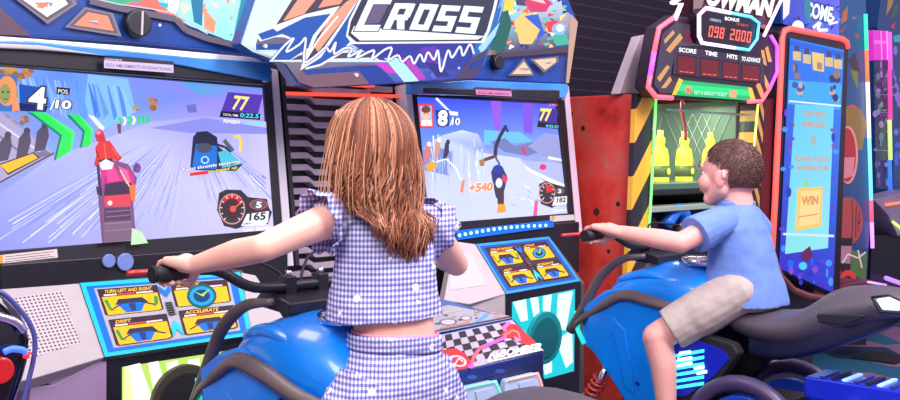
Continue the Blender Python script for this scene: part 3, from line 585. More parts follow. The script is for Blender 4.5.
# ------------------------------------------------------------------ ribbed column between the two cabinets
col = thing('ribbed_column', 'dark ribbed ventilation column between the two racing screens behind the girl', 'panel', (2.35, 3.0, 0))
box('backing', (2.03, 2.87, 0), (2.66, 3.3, 1.95), BLACK, col)
RIB = mat('rib_grey', (186, 166, 178), .4, .2, var=.15); REDGLOW = mat('red_light_bar', (230, 84, 60), emit=.9)
for k in range(18):
    z = 1.70 - k * .042
    pr = [(2.10, z), (2.2, z), (2.225, z - .018), (2.47, z - .018), (2.495, z), (2.6, z), (2.6, z + .022), (2.5, z + .022), (2.475, z + .004), (2.22, z + .004), (2.19, z + .022), (2.10, z + .022)]
    prism('rib', [(x, 2.83, zz) for x, zz in pr], (0, .05, 0), RIB, col, .002)
prism('glow_bar', [(2.09, 2.82, 1.625), (2.62, 2.82, 1.640), (2.62, 2.82, 1.652), (2.09, 2.82, 1.637)], (0, .03, 0), REDGLOW, col)
prism('glow_bar', [(2.3, 2.82, 1.672), (2.5, 2.82, 1.672), (2.5, 2.82, 1.682), (2.3, 2.82, 1.682)], (0, .03, 0), REDGLOW, col)
# ------------------------------------------------------------------ big shared sign
SG = YP(2.38)
sign = thing('marquee_sign', 'huge white and blue sign reading CROSS with orange slashes, hung above the girl', 'sign', (2.4, 2.4, 1.6))
sb = slab('sign_board', [(262, -22), (508, -22), (504, 8), (498, 32), (489, 52), (482, 70), (470, 79), (405, 83), (313, 88.5), (298, 83), (285, 64), (252, 53), (240, 44)], SG, .05, DBLUE, sign, .004)
a = Art(off(SG, .001))
a.poly([(262, -21), (507, -21), (503, 8), (488, 52), (476, 78), (405, 82), (314, 87.5), (299, 82), (286, 64), (253, 52), (241, 44)], [(210, 240, 250), (120, 190, 240), (150, 220, 245), (60, 60, 170), (50, 50, 160), (70, 90, 190), (90, 80, 110), (120, 90, 110), (130, 120, 130), (180, 230, 240), (220, 245, 250)])
a.poly([(262, -21), (400, -21), (380, 22), (352, 54), (262, 52), (244, 44)], [(226, 246, 252), (200, 236, 250), (160, 220, 246), (150, 210, 240), (200, 230, 240), (230, 246, 250)])
a.poly([(258, 37), (345, 38), (350, 43), (256, 44)], (112, 104, 128)); a.poly([(256, 44), (350, 43), (350, 49), (256, 50)], (24, 74, 160)); a.ell(266, 46, 1.8, 1.8, (160, 190, 220))
a.poly([(258, 52), (350, 50), (400, 52), (395, 62), (290, 62)], (220, 240, 248)); a.poly([(285, 56), (380, 51), (386, 57), (290, 60)], (88, 68, 92))
a.poly([(344, 40), (352, 20), (368, 0), (500, 0), (488, 40), (470, 66), (440, 70), (380, 60)], (44, 50, 160)); a.poly([(400, 50), (470, 50), (462, 70), (412, 68)], (40, 60, 170)); a.poly([(420, 48), (436, 46), (446, 66), (440, 74), (430, 70)], (104, 50, 180)); a.poly([(472, 56), (480, 30), (496, 10), (502, 6), (494, 36), (484, 66)], (26, 110, 190)); a.poly([(478, 48), (500, 22), (495, 36), (482, 54)], (170, 225, 245)); a.poly([(470, 60), (488, 48), (482, 68), (474, 78), (455, 79)], (84, 64, 100)); a.poly([(470, 62), (486, 57), (481, 68), (468, 71)], (30, 60, 150))
a.poly([(300, 70), (370, 63), (386, 83), (314, 87.5), (298, 82)], (130, 92, 112)); a.poly([(302, 70), (355, 66), (362, 71), (306, 75)], (30, 70, 160)); a.poly([(355, 66), (378, 65), (396, 83), (370, 84.5)], (20, 62, 160)); a.poly([(374, 63), (384, 62), (398, 73), (388, 73)], (216, 60, 206)); a.poly([(384, 58), (400, 58), (419, 81), (404, 82)], (190, 238, 250)); a.poly([(402, 58), (411, 58), (426, 79), (418, 80)], (196, 60, 200)); a.poly([(430, 76), (440, 58), (444, 60), (435, 79)], (90, 110, 230))
a.ell(357, 75, 1.8, 1.8, (210, 220, 240)); a.poly([(426, 62), (440, 64), (450, 76), (436, 77)], (38, 44, 130)); a.ell(459, 68, 1.4, 1.4, (190, 200, 230))
# blue splash behind letters
bl = [(258, 34), (302, 18), (352, -12), (380, -12), (362, 20), (352, 40), (340, 52), (320, 64), (304, 68), (308, 48), (290, 60), (271, 60), (292, 38), (282, 34), (262, 40)]
a.poly([(x + (-2 if x < 300 else 1.5), y + 1.6) for x, y in bl], (245, 250, 255)); a.poly(bl, (20, 88, 186))
# slashes
sl1 = [(274, 27), (296, -8), (352, -22), (372, -22), (350, 14), (322, 56), (301, 69), (314, 34), (332, 12), (306, 16), (278, 30)]
a.poly([(x - 1, y + 1.5) for x, y in sl1], (250, 252, 255)); a.poly([(276, 25), (297, -8), (350, -21), (368, -21), (348, 14), (322, 50), (306, 62), (317, 36), (340, 6), (306, 14)], (72, 62, 84))
a.poly([(283, 21), (301, -5), (322, -8), (304, 14)], (250, 168, 140)); a.poly([(318, 8), (330, -10), (356, -18), (340, 4)], (250, 160, 130)); a.poly([(314, 46), (330, 18), (346, 2), (366, -10), (346, 16), (318, 52)], (250, 168, 140)); a.line([(302, 66), (318, 40), (338, 16)], 1.8, (252, 252, 255))
# frost script under the word
import itertools
sc_pts = [(272, 60), (284, 46), (294, 38), (286, 52), (300, 44), (306, 38), (304, 62), (318, 54), (326, 47), (330, 52), (336, 42), (334, 54), (345, 48), (352, 49), (348, 57), (362, 50), (356, 58), (374, 50), (372, 59), (384, 50), (392, 48), (388, 60), (398, 55), (402, 62), (410, 56), (414, 64), (420, 54), (424, 62), (428, 52), (434, 60), (438, 50), (441, 72), (448, 50), (452, 58), (460, 46), (463, 56), (470, 44), (474, 54)]
sc_pts = [(p.x, p.y) for p in smooth_path([Vector((x, y, 0)) for x, y in sc_pts], 3)]
a.line(sc_pts, 3.4, (30, 60, 160)); a.line(sc_pts, 2.0, (250, 252, 255))
# CROSS
wl_ = [('C', 354, 31, 378, 31, 33, 15), ('R', 383, 29, 404, 29.5, 26, 12), ('O', 409, 29.5, 428, 30.5, 26, 11), ('S', 432, 31, 451, 32, 26, 10), ('S', 455, 32.5, 475, 34, 27, 9)]
a.poly([(346, 36), (349, 20), (366, -14), (500, -10), (496, 8), (490, 30), (484, 43), (352, 44)], (250, 252, 255)); a.poly([(348, 35), (351, 21), (368, -14), (497, -10), (493, 8), (487, 30), (481, 41), (356, 42)], (44, 50, 76))
a.poly([(351, 33), (354, 26), (395, 30), (484, 36), (478, 39.5), (360, 40.5)], (250, 252, 255)); a.poly([(368, 8), (374, -4), (392, -4), (384, 14), (379, 23), (364, 24)], (106, 92, 132))
for ch, x0, y0, x1, y1, h, sl in wl_: a.letter(ch, x0, y0, x1, y1, h, sl, .34 if ch != 'C' else .3, (44, 62, 116), .9)
for ch, x0, y0, x1, y1, h, sl in wl_: a.letter(ch, x0, y0, x1, y1, h, sl, .34 if ch != 'C' else .3, (252, 253, 255))
a.build('sign_picture', artmat('sign_print', 1.0), sb)
for q in ((266, 46), (357, 75)): disc('bolt', at(*q, off(SG, .01)), (0, -1, 0), .006, .008, SILVER, sign, 12)
# ------------------------------------------------------------------ hazard-striped bottle game
HP = PL((0, 2.5, 1.7), (0, -1, -.05))
def rust():
    m, N, K, b = nt('worn_red_paint'); tc = N.new('ShaderNodeTexCoord')
    n = N.new('ShaderNodeTexNoise'); n.inputs['Scale'].default_value = 4.5; n.inputs['Detail'].default_value = 9; n.inputs['Roughness'].default_value = .65; K.new(tc.outputs['Object'], n.inputs['Vector'])
    r = N.new('ShaderNodeValToRGB'); e = r.color_ramp.elements; e[0].color = L((120, 26, 34)); e[0].position = .26; e[1].color = L((226, 160, 150)); e[1].position = .78
    x = e.new(.5); x.color = L((232, 74, 62)); x = e.new(.62); x.color = L((216, 100, 90)); x = e.new(.36); x.color = L((212, 50, 42))
    K.new(n.outputs['Fac'], r.inputs[0]); K.new(r.outputs[0], b.inputs['Base Color']); b.inputs['Roughness'].default_value = .5; return m
RUST = rust()
def stripes(name, c1, c2, sc, ax=(0, 1, 1)):
    m, N, K, b = nt(name); tc = N.new('ShaderNodeTexCoord'); d = N.new('ShaderNodeVectorMath'); d.operation = 'DOT_PRODUCT'; d.inputs[1].default_value = ax
    K.new(tc.outputs['Object'], d.inputs[0]); mu = N.new('ShaderNodeMath'); mu.operation = 'MULTIPLY'; mu.inputs[1].default_value = sc; K.new(d.outputs['Value'], mu.inputs[0])
    f = N.new('ShaderNodeMath'); f.operation = 'FRACT'; K.new(mu.outputs[0], f.inputs[0]); g = N.new('ShaderNodeMath'); g.operation = 'GREATER_THAN'; g.inputs[1].default_value = .5; K.new(f.outputs[0], g.inputs[0])
    mx = N.new('ShaderNodeMixRGB'); mx.inputs[1].default_value = L(c1); mx.inputs[2].default_value = L(c2); K.new(g.outputs[0], mx.inputs[0]); K.new(mx.outputs[0], b.inputs['Base Color']); b.inputs['Roughness'].default_value = .45; return m
HAZ = stripes('hazard_stripes', (250, 184, 60), (44, 34, 48), 3.3, (1.25, 0, -1))
HAZD = stripes('hazard_stripes_dark', (224, 160, 70), (40, 30, 44), 9, (1.5, 0, 1))
def neon(name, c, e=1.6): return mat(name, c, emit=e)
def glass(name, tint=(.9, 1, .95)):
    m, N, K, b = nt(name); g = N.new('ShaderNodeBsdfGlossy'); g.inputs['Roughness'].default_value = .03; t_ = N.new('ShaderNodeBsdfTransparent'); t_.inputs[0].default_value = tint + (1,)
    mx = N.new('ShaderNodeMixShader'); mx.inputs[0].default_value = .07; K.new(t_.outputs[0], mx.inputs[1]); K.new(g.outputs[0], mx.inputs[2]); K.new(mx.outputs[0], N['Material Output'].inputs[0]); return m
hm = thing('bottle_game_machine', 'red hazard-striped machine with yellow bottles and red 098 2000 counters', 'arcade machine', (4.4, 2.9, 0))
b_ = box('side_panel', (3.81, 2.56, 0), (3.86, 3.7, 1.70), RUST, hm, .008)
for y, z, r in ((2.75, 1.16, .018), (2.83, 1.55, .012), (2.9, 1.62, .012), (2.7, 1.08, .02), (2.68, .98, .01), (2.95, 1.24, .013), (2.63, 1.2, .012), (3.0, 1.5, .014)): disc('rivet_hole', (3.809, y, z), (-1, 0, 0), r, .006, mat('dark_rust', (66, 26, 30), .8), hm, 14)
box('side_panel', (4.98, 2.62, 0), (5.03, 3.7, 1.76), mat('dark_red_wall', (84, 20, 34), .5), hm)
box('machine_back', (3.86, 3.3, 0), (4.98, 3.7, 1.72), MATT, hm)
slab('head_side', [(640, 36), (661, 32), (655, 93), (619, 94)], YP(2.6), .05, mat('grey_side_panel', (190, 172, 180), .5), hm, .006)
slab('hazard_post', [(637, 93), (654, 96), (648.5, 230), (646, 300), (625, 300), (631, 230)], HP, .03, HAZ, hm, .004)
slab('hazard_post', [(758, 100), (765, 101), (755, 300), (747, 300)], HP, .1, HAZD, hm, .004)
slab('post_edge', [(765, 100), (774, 98), (766, 300), (755, 300)], off(HP, -.02), .1, mat('dark_red_wall2', (70, 16, 34), .4), hm)
NG = neon('green_neon', (120, 236, 110), 1.2); NP = neon('pink_red_neon', (250, 92, 110), 1.25); NV = neon('violet_neon', (206, 80, 240), 1.3); NW = neon('white_violet_neon', (240, 214, 255), 1.4); NC = neon('cyan_neon', (90, 200, 250), 1.3); NR = neon('red_neon', (250, 84, 76), 1.15); NY = neon('lime_neon', (214, 236, 110), 1.1)
F = off(HP, .015)
tube('neon_tube', [at(x, y, F) for x, y in ((656, 98), (653, 160), (650, 215), (649, 228), (655, 243), (653, 300))], .006, NG, hm, 8)
tube('neon_tube', [at(x, y, F) for x, y in ((758, 104), (752, 170), (747, 245))], .006, NY, hm, 8)
# machine head
HF = off(HP, .10)
slab('head_board', [(676, 15), (770, 34), (779, 45), (779, 72), (763, 103), (656, 98), (647, 88), (658, 28)], HF, .07, mat('dark_violet_board', (44, 28, 44), .4), hm, .01)
G = off(HF, .012)
tube('neon_tube', [at(x, y, G) for x, y in ((676, 16), (659, 28), (654, 52))], .011, NP, hm, 10)
tube('neon_tube', [at(x, y, G) for x, y in ((654, 52), (650, 76))], .011, NV, hm, 10)
tube('neon_tube', [at(x, y, G) for x, y in ((650, 76), (648, 87), (656, 97), (672, 98))], .011, NP, hm, 10)
tube('neon_tube', [at(x, y, G) for x, y in ((748, 102), (762, 101), (770, 88))], .009, NP, hm, 10)
tube('neon_tube', [at(x, y, G) for x, y in ((770, 88), (777, 72), (777, 46), (771, 36))], .009, NV, hm, 10)
a = Art(off(HF, .004))
a.poly([(662, 34), (676, 22), (696, 26), (702, 46), (676, 46), (670, 80), (680, 82), (674, 93), (660, 93), (654, 84)], (66, 54, 76))
for pts in ([(664, 40), (673, 30), (675, 33), (665, 44)], [(666, 50), (680, 33), (683, 38), (670, 53)], [(657, 78), (667, 65), (670, 67), (660, 82)], [(661, 88), (670, 76), (672, 80), (666, 88)]): a.poly(pts, (206, 148, 84))
for pts in ([(765, 48), (768, 46), (772, 62), (768, 62)], [(761, 50), (764, 50), (767, 66), (763, 64)], [(756, 86), (759, 80), (765, 96), (761, 98)], [(761, 76), (765, 75), (770, 86), (767, 90)]): a.poly(pts, (214, 150, 92))
a.poly([(675, 46), (763, 58), (765, 84), (673, 74)], (58, 44, 66)); a.poly([(684, 30), (696, 30), (698, 44), (686, 44)], (110, 40, 60)); a.poly([(692, 27), (700, 24), (700, 34), (693, 34)], (160, 70, 60))
for (x0, y0, x1, y1), lab in zip(((677, 54, 697, 75), (700, 57, 720, 77.5), (722, 60, 740, 80), (741.5, 63, 761, 82)), ('SCORE', 'TIME', 'HITS', 'TO ADVANCE')):
    a.poly([(x0, y0), (x1, y0 + 2.6), (x1 - 1, y1 + 1.5), (x0 - 1, y1 - 1)], (34, 16, 28)); a.poly([(x0 + 1.4, y0 + 1.6), (x1 - 1.4, y0 + 4), (x1 - 2, y1), (x0 + .6, y1 - 2)], (110, 12, 26)); a.digits('---', x0 + 2, y1 - .6, x1 - 3, y1 + .8, 6, (255, 120, 100), .5, .2)
    d = 0 if lab != 'TO ADVANCE' else 2; a.text(lab, x0 + (2 if len(lab) != 4 else 5) - d, y0 - 2.4, x1 - (1 if len(lab) != 4 else 3), y0 - .4, 4, (252, 250, 255), .4, .03)
a.poly([(682, 80), (748, 87), (754, 101), (673, 95)], (26, 176, 104)); a.poly([(680, 84), (748, 90), (750, 96), (677, 91)], (40, 214, 130)); a.poly([(679, 78), (683, 80), (676, 95), (672, 95)], (250, 190, 60)); a.poly([(748, 87), (752, 88), (756, 101), (751, 101)], (250, 190, 60))
a.poly([(686, 86), (692, 87), (691, 94), (685, 93)], (224, 160, 110)); a.poly([(730, 90), (737, 91), (736, 98), (729, 97)], (224, 160, 110)); a.text('01', 686.4, 92.6, 691, 93, 4.4, (200, 60, 50), .2, .03); a.text('GET A REPLAY TICKET', 694, 94, 727, 96.5, 3.4, (200, 250, 220), .3, .01)
a.build('counter_display', ARTH, hm)
slab('bonus_display', [(706, 8), (751, 17), (759, 23), (757, 39), (749, 50), (702, 43), (699, 36), (699, 15)], off(HF, .05), .06, mat('display_black', (28, 14, 30), .3), hm, .006)
a = Art(off(HF, .052)); a.digits('098', 707.5, 36.5, 724, 39, 11, (255, 110, 96), 1.6, .23); a.digits('2000', 729, 39.5, 751, 43, 11, (255, 110, 96), 1.6, .23); a.build('bonus_digits', ARTH, hm); a = Art(off(HF, .052)); a.text('BONUS', 725, 20, 739, 22, 3.4, (250, 250, 255), .3, .03); a.text('CREDITS', 710, 20.5, 721, 22.5, 2.4, (200, 214, 250), .2, .01); a.text('TICKETS', 736, 25, 748, 27, 2.2, (226, 90, 90), .2, .01); a.build('display_caption', ARTH, hm)
G2 = off(HF, .06)
tube('neon_tube', [at(x, y, G2) for x, y in ((702, 43), (699, 36), (699, 15), (706, 8), (730, 12.8))], .009, NW, hm, 10)
tube('neon_tube', [at(x, y, G2) for x, y in ((730, 12.8), (751, 17), (759, 23), (757, 39), (749, 50), (735, 48))], .007, NC, hm, 10)
tube('neon_tube', [at(x, y, G2) for x, y in ((735, 48), (702, 43))], .008, NW, hm, 10)
tp = slab('top_sign', [(694, -24), (784, -24), (768, 34), (751, 17), (706, 8), (699, 15)], off(HF, -.01), .1, mat('dark_wine_board', (70, 26, 40), .5), hm)
a = Art(off(HF, -.007))
for k in range(26):
    x, y = rnd(696, 768), rnd(2, 26); 
    if y > 8 + (x - 700) * .22: a.ell(x, y + 2, rnd(1.5, 4), rnd(1.5, 3), random.choice([(120, 60, 60), (170, 90, 80), (60, 30, 40), (110, 130, 90), (190, 150, 130)]))
a.text('OWMAN', 706, 4, 770, 16, 17, (255, 252, 250), 4, .06, (60, 40, 50), .06); a.poly([(694, -10), (704, 0), (700, 12), (693, 16)], (140, 110, 120))
a.build('top_lettering', ARTH, hm)
tube('neon_tube', [at(x, y, off(HF, .02)) for x, y in ((686, -6), (672, 3), (681, 4), (675, 19))], .012, NW, hm, 8)
tube('neon_tube', [at(x, y, off(HF, .02)) for x, y in ((784, -6), (764, 36))], .008, NW, hm, 8)
# window box
INS = mat('green_grey_interior', (104, 128, 104), .5, var=.2, vscale=6)
q0, q1 = at(656, 104, HP), at(757, 108, HP)
box('window_back', (3.88, 3.12, 1.18), (4.96, 3.16, 1.72), INS, hm)
box('window_lining', (3.86, 2.56, 1.18), (3.9, 3.14, 1.70), INS, hm); box('window_lining', (4.95, 2.66, 1.18), (4.975, 3.14, 1.72), INS, hm)
box('shelf', (3.9, 2.58, 1.262), (4.96, 3.12, 1.288), mat('shelf_green', (86, 108, 92), .4), hm)
box('lower_face', (3.86, 2.62, 0), (4.98, 2.66, 1.18), MATT, hm)
box('ledge', (3.9, 2.52, 1.16), (4.92, 2.64, 1.185), mat('pale_green_ledge', (150, 166, 150), .4), hm, .004)
tubes('wire_mesh', [[(3.92 + k * .06, 3.1, 1.26), (3.92 + k * .06 + .22, 3.1, 1.64)] for k in range(14)] + [[(3.92 + k * .06 + .2, 3.1, 1.26), (3.92 + k * .06, 3.1, 1.64)] for k in range(13)] + [[(4.945, 2.68 + k * .06, 1.30), (4.945, 2.68 + k * .06 + .18, 1.66)] for k in range(5)] + [[(4.945, 2.68 + k * .06 + .18, 1.30), (4.945, 2.68 + k * .06, 1.66)] for k in range(5)], .0022, GREY, hm, 5)
tube('blue_hose', [(3.97, 2.66, 1.62), (4.0, 2.66, 1.54), (4.03, 2.66, 1.45), (4.06, 2.66, 1.36), (4.1, 2.66, 1.30)], .011, mat('blue_hose', (50, 90, 214), .3), hm, 8, 3)
tube('red_hose', [(4.42, 2.66, 1.74), (4.40, 2.66, 1.66), (4.43, 2.66, 1.58), (4.44, 2.66, 1.5)], .009, mat('red_hose', (226, 70, 50), .3), hm, 8, 3)
tube('blue_duct', [(4.13, 2.58, 1.09), (4.2, 2.56, 1.16), (4.27, 2.56, 1.13), (4.29, 2.58, 1.0)], .032, mat('blue_duct', (40, 120, 230), .3), hm, 12, 4)
disc('black_roller', (4.03, 2.6, 1.09), (-.3, -1, 0), .05, .1, BLACK, hm, 24, .006)
slab('window_glass', [(657, 112), (756, 116), (751, 192), (652, 196)], off(HP, -.02), .004, glass('window_glass'), hm)
tube('glass_edge', [at(x, y, HP) for x, y in ((668, 110), (756, 115.5))], .006, mat('pale_glass_edge', (186, 214, 206), .2), hm, 6)
wl = bpy.data.lights.new('window_lamp', 'AREA'); wl.energy = 8; wl.color = (1, 1, .88); wl.size = .9; wl.shape = 'RECTANGLE'; wl.size_y = .2
wo = bpy.data.objects.new('window_lamp', wl); COL.objects.link(wo); wo.location = (4.42, 2.8, 1.70)
YEL = mat('yellow_plastic_glow', (255, 236, 60), .3, emit=.55); LBL = mat('olive_label', (112, 120, 40), .4)  # glow added to the plastic so the bottles look brighter and yellower
def bottle(x, lab):
    t = thing('juice_bottle', lab, 'bottle', (x, 2.76, 1.288), 'yellow bottles in the hazard-striped machine')
    pr = [(0, .034), (.004, .038), (.09, .038), (.12, .036), (.15, .03), (.165, .018), (.185, .022), (.2, .02), (.21, .013), (.235, .012)]
    loft('bottle_body', [ring((x, 2.76, 1.288 + z * 1.12), r * 1.2, r * 1.2, n=20) for z, r in pr], YEL, t)
    loft('bottle_label', [ring((x, 2.76, 1.288 + z * 1.12), .0468, .0468, n=20) for z in (.025, .075)], LBL, t)
    disc('label_emblem', (x + .006, 2.711, 1.288 + .056), (.1, -1, 0), .017, .003, YEL, t, 14)
for px, lab in ((660, 'yellow bottle next to the hazard post, leftmost of three'), (684, 'yellow bottle in the middle of three behind the blue hose'), (710, 'yellow bottle nearest the boy, partly behind his hair')):
    p = at(px, 180, YP(2.76)); bottle(p.x, lab)
# ------------------------------------------------------------------ prize screen machine
pm = thing('prize_screen_machine', 'tall blue touchscreen machine with a glowing red frame behind the boy', 'arcade machine', (5.6, 2.9, 0))
box('housing', (5.16, 2.68, 0), (6.0, 3.5, 2.13), BLACK, pm, .01)
slab('screen_frame', [(780, 32), (783, 27), (787, 26), (844, 37.5), (848, 40), (849, 45), (840, 297), (772, 268)], HP, .1, mat('black_bezel', (30, 22, 34), .35), pm, .008)
tube('neon_frame', [at(x, y, off(HP, .004)) for x, y in ((771.5, 262), (775, 200), (779, 110), (782, 38), (784, 31), (790, 28.5), (815, 33.5), (842, 39), (846.5, 42), (847.5, 48))], .016, NR, pm, 10)
sq = [(790, 38), (844, 50), (833, 293), (779, 268)]
sc = slab('screen', sq, off(HP, .005), .02, BLACK, pm)
a = Art(off(HP, .006)); a.poly(sq, [(20, 110, 226), (30, 126, 232), (50, 50, 190), (50, 40, 190)]); a.poly([(789, 80), (842, 84), (840, 110), (788, 104)], (52, 160, 226))
a.poly([(795, 104), (834, 106), (828, 248), (785, 254)], [(90, 190, 232), (100, 196, 236), (140, 214, 232), (130, 214, 214)]); a.poly([(790, 40), (844, 52), (843, 58), (790, 46)], (14, 90, 210))
for (x, y) in ((797, 51), (807, 54), (829, 57), (838, 59)): a.poly([(x - 4, y), (x + 4, y + 1), (x + 4, y + 10), (x - 4, y + 9)], (206, 180, 130)); a.poly([(x - 2, y - 6), (x + 2, y - 5), (x + 3, y), (x - 3, y)], (60, 60, 110))
a.poly([(812, 52), (824, 54), (824, 72), (813, 70)], (226, 190, 110)); a.poly([(817, 62), (822, 63), (822, 70), (817, 69)], (150, 130, 110))
for x, y in ((797, 70), (835, 74)):
    for k in range(10): a.ell(x + rnd(-5, 5), y + rnd(-4, 26), rnd(1.5, 3.4), rnd(2, 4.5), random.choice([(40, 44, 100), (150, 110, 90), (60, 80, 160), (190, 160, 150)]))
a.line([(789, 101), (841, 106)], 1.6, (220, 230, 245))
for k in range(60):
    x, y = rnd(781, 836), rnd(112, 286)
    if x < 793 or x > 832 - (y - 100) * .02 or y > 258: a.ell(x, y, rnd(1, 3.4), rnd(1.5, 5), random.choice([(30, 90, 240), (90, 60, 210), (20, 50, 170), (60, 140, 240), (120, 70, 200)]))
for t_, x0, x1, y, h in (('THE NEXT', 803, 826, 116, 5), ('PRIZE', 803, 825, 127, 5), ('IS', 811, 816, 144, 8), ('ALWAYS WORTH', 795, 829, 161, 4.6), ('WAITING FOR', 795, 828, 170, 4.6)): a.text(t_, x0, y, x1, y + .6, h, (200, 146, 110), .2, .03)
a.poly([(798, 188), (823, 187), (821, 226), (796, 231)], (250, 190, 90)); a.poly([(801, 191), (821, 190), (819, 223), (799, 227)], (238, 206, 140)); a.text('WIN', 802, 205, 818, 204, 8, (216, 140, 80), 0, .05); a.line([(799, 217), (818, 214)], 1, (226, 120, 70)); a.poly([(804, 180), (810, 184), (804, 186)], (150, 200, 90))
a.line([(783, 234), (834, 236)], 2.4, (190, 220, 250)); a.poly([(802, 252), (810, 246), (813, 256), (808, 262), (801, 258)], (96, 30, 80)); a.ell(803, 266, 4, 4, (80, 190, 240))
for x, y in ((793, 125), (832, 130), (833, 146), (790, 150)): a.ell(x, y, 1.5, 2, (120, 80, 120))
a.build('menu_picture', ARTE, sc)
slab('header_sign', [(782, -24), (842, -24), (840, 36), (782, 24)], off(HP, -.03), .1, DBLUE, pm, .006)
a = Art(off(HP, -.026)); a.poly([(783, -22), (840, -22), (839, 36), (783, 24)], [(50, 60, 160), (90, 90, 220), (90, 100, 220), (40, 70, 190)])
for k in range(26): x, y = rnd(785, 838), rnd(-8, 30); a.poly([(x, y), (x + rnd(2, 7), y + rnd(-3, 3)), (x + rnd(-1, 5), y + rnd(2, 6))], random.choice([(20, 30, 120), (110, 120, 240), (40, 70, 200), (80, 30, 120)]))
a.text('COME', 805, 16, 831, 22, 14, (232, 244, 250), 2, .04, (30, 60, 120), .08); a.ell(812, 8, 8, 16, (40, 120, 150), 100, 260); a.line([(828, 14), (834, 18), (829, 24), (838, 22)], 2, (240, 244, 255)); a.ell(798, 27, 6, 6.5, (226, 236, 252)); a.line([(813, 28), (820, 22), (818, 30), (828, 30)], 3, (230, 236, 250)); a.poly([(783, -5), (791, -8), (789, 14), (783, 20)], (226, 214, 226))
a.build('header_lettering', ARTH, pm)
tube('copper_rail', [at(x, y, off(HP, .03)) for x, y in ((774, 262), (780, 276), (793, 290), (808, 296), (836, 300))], .02, mat('copper_brown', (150, 82, 64), .35, .3), pm, 8)
# ------------------------------------------------------------------ ball cabinet
BP = YP(3.2)
bc = thing('ball_game_cabinet', 'blue cabinet side with a striped orange ball, right of the red-framed touchscreen', 'arcade machine', (7.7, 3.4, 0))
slab('side_board', [(830, -24), (865, -24), (867, 60), (871, 206), (869, 240), (866, 290), (820, 290)], BP, .5, mat('cabinet_blue', (36, 84, 160), .45), bc)
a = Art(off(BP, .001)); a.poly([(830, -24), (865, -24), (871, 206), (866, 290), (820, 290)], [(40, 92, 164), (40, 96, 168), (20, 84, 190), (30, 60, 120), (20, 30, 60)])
for pts, c in (([(843, 12), (848, 6), (847, 20), (841, 24)], (206, 110, 60)), ([(840, 30), (846, 26), (842, 34)], (190, 60, 60)), ([(854, 56), (858, 74), (858, 90), (852, 76), (850, 60)], (126, 132, 50)), ([(848, 60), (855, 52), (860, 72), (852, 70)], (60, 50, 60))): a.poly(pts, c)
a.ell(857, 36, 2.4, 2.6, (190, 60, 80)); a.ell(854, 18, 2, 1.4, (170, 110, 110)); a.ell(852, 108, 5, 3.4, (226, 60, 40))
a.poly([(846, 106), (860, 108), (867, 122), (862, 150), (846, 150)], (150, 110, 46)); a.ell(848, 155, 10, 29, (236, 150, 150)); a.ell(847, 155, 9, 27, (190, 26, 30)); a.poly([(840, 158), (855, 157), (853, 176), (840, 180)], (226, 130, 150)); 
a.ell(848, 221, 15, 24, (176, 66, 62)); [a.line([(848 + 13 * math.sin(u), 221 - 22 * math.cos(u)), (850 + 9 * math.sin(u) , 224), (848 + 12 * math.sin(u), 221 + 22 * math.cos(u))], 1, (86, 30, 46)) for u in (.3, .7, 1.1, 1.5)]
a.poly([(832, 238), (853, 238), (852, 246), (832, 244)], (26, 14, 26)); a.poly([(836, 246), (852, 246), (850, 264), (838, 262)], (180, 120, 150)); a.poly([(852, 250), (867, 254), (866, 282), (850, 272)], (86, 110, 60)); a.line([(842, 264), (848, 254), (858, 258), (866, 252)], 1.6, (236, 200, 210)); a.line([(858, 250), (862, 268)], 1.6, (230, 200, 210))
a.poly([(832, 262), (850, 264), (852, 290), (830, 290)], (36, 20, 30)); a.ell(848, 280, 8.5, 10, (230, 56, 50)); a.ell(848, 281, 4.4, 5.4, (90, 20, 30)); a.ell(848, 281, 1.8, 2.2, (230, 100, 80)); a.ell(838, 272, 3, 3, (230, 60, 50))
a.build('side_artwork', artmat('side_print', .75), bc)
N4 = off(BP, .02)
for y0, y1, m in ((14, 50, neon('green_cyan_neon', (60, 226, 170), 1.2)), (50, 82, neon('orange_neon', (250, 120, 70), 1.2)), (82, 138, neon('white_neon', (250, 240, 235), 1.3)), (138, 200, neon('aqua_neon', (120, 220, 236), 1.2)), (200, 222, NP), (222, 248, neon('violet_white_neon', (226, 150, 255), 1.3))):
    X_ = lambda y: 865.5 + (y - 14) * .03; tube('neon_tube', [at(X_(y0), y0, N4), at(X_(y1), y1, N4)], .016, m, bc, 8)
# ------------------------------------------------------------------ claw machine and counter
cm = thing('claw_machine', 'pink and purple lit glass claw machine at the right edge of the photo', 'arcade machine', (9.4, 3.9, 0))
p0 = at(873, 30, YP(3.6)); p1 = at(915, 30, YP(3.6))
box('base', (p0.x, 3.6, 0), (p1.x, 4.6, 1.05), mat('violet_base', (60, 40, 90), .5), cm)
box('back_wall', (p0.x, 4.5, 1.05), (p1.x, 4.6, 2.5), mat('violet_wall', (96, 74, 150), .5, var=.6, vscale=5), cm)
slab('header_panel', [(873, 30), (889, 31), (891, 60), (874, 60)], YP(3.6), .1, mat('magenta_panel', (214, 50, 190), .4, emit=.7, var=.3), cm, .004)
a = Art(off(YP(3.6), .002)); a.poly([(874, 40), (890, 41), (890, 44), (874, 44)], (250, 120, 240)); a.line([(881, 31), (882, 60)], 1.2, (250, 160, 240)); a.line([(887, 31), (888, 60)], 1.2, (255, 220, 250)); a.poly([(874, 60), (890, 61), (892, 190), (876, 188)], (52, 40, 84)); 
for k in range(60): x, y = rnd(875, 889), rnd(64, 184); a.ell(x, y, rnd(.8, 2.6), rnd(1, 5), random.choice([(96, 66, 130), (150, 120, 190), (80, 120, 150), (70, 50, 70), (120, 150, 120), (40, 30, 80)]))
for y in (76, 94, 112, 150): a.line([(875, y), (890, y + 1)], .8, (130, 110, 170))
a.build('prize_window', artmat('window_prizes', .8), cm)
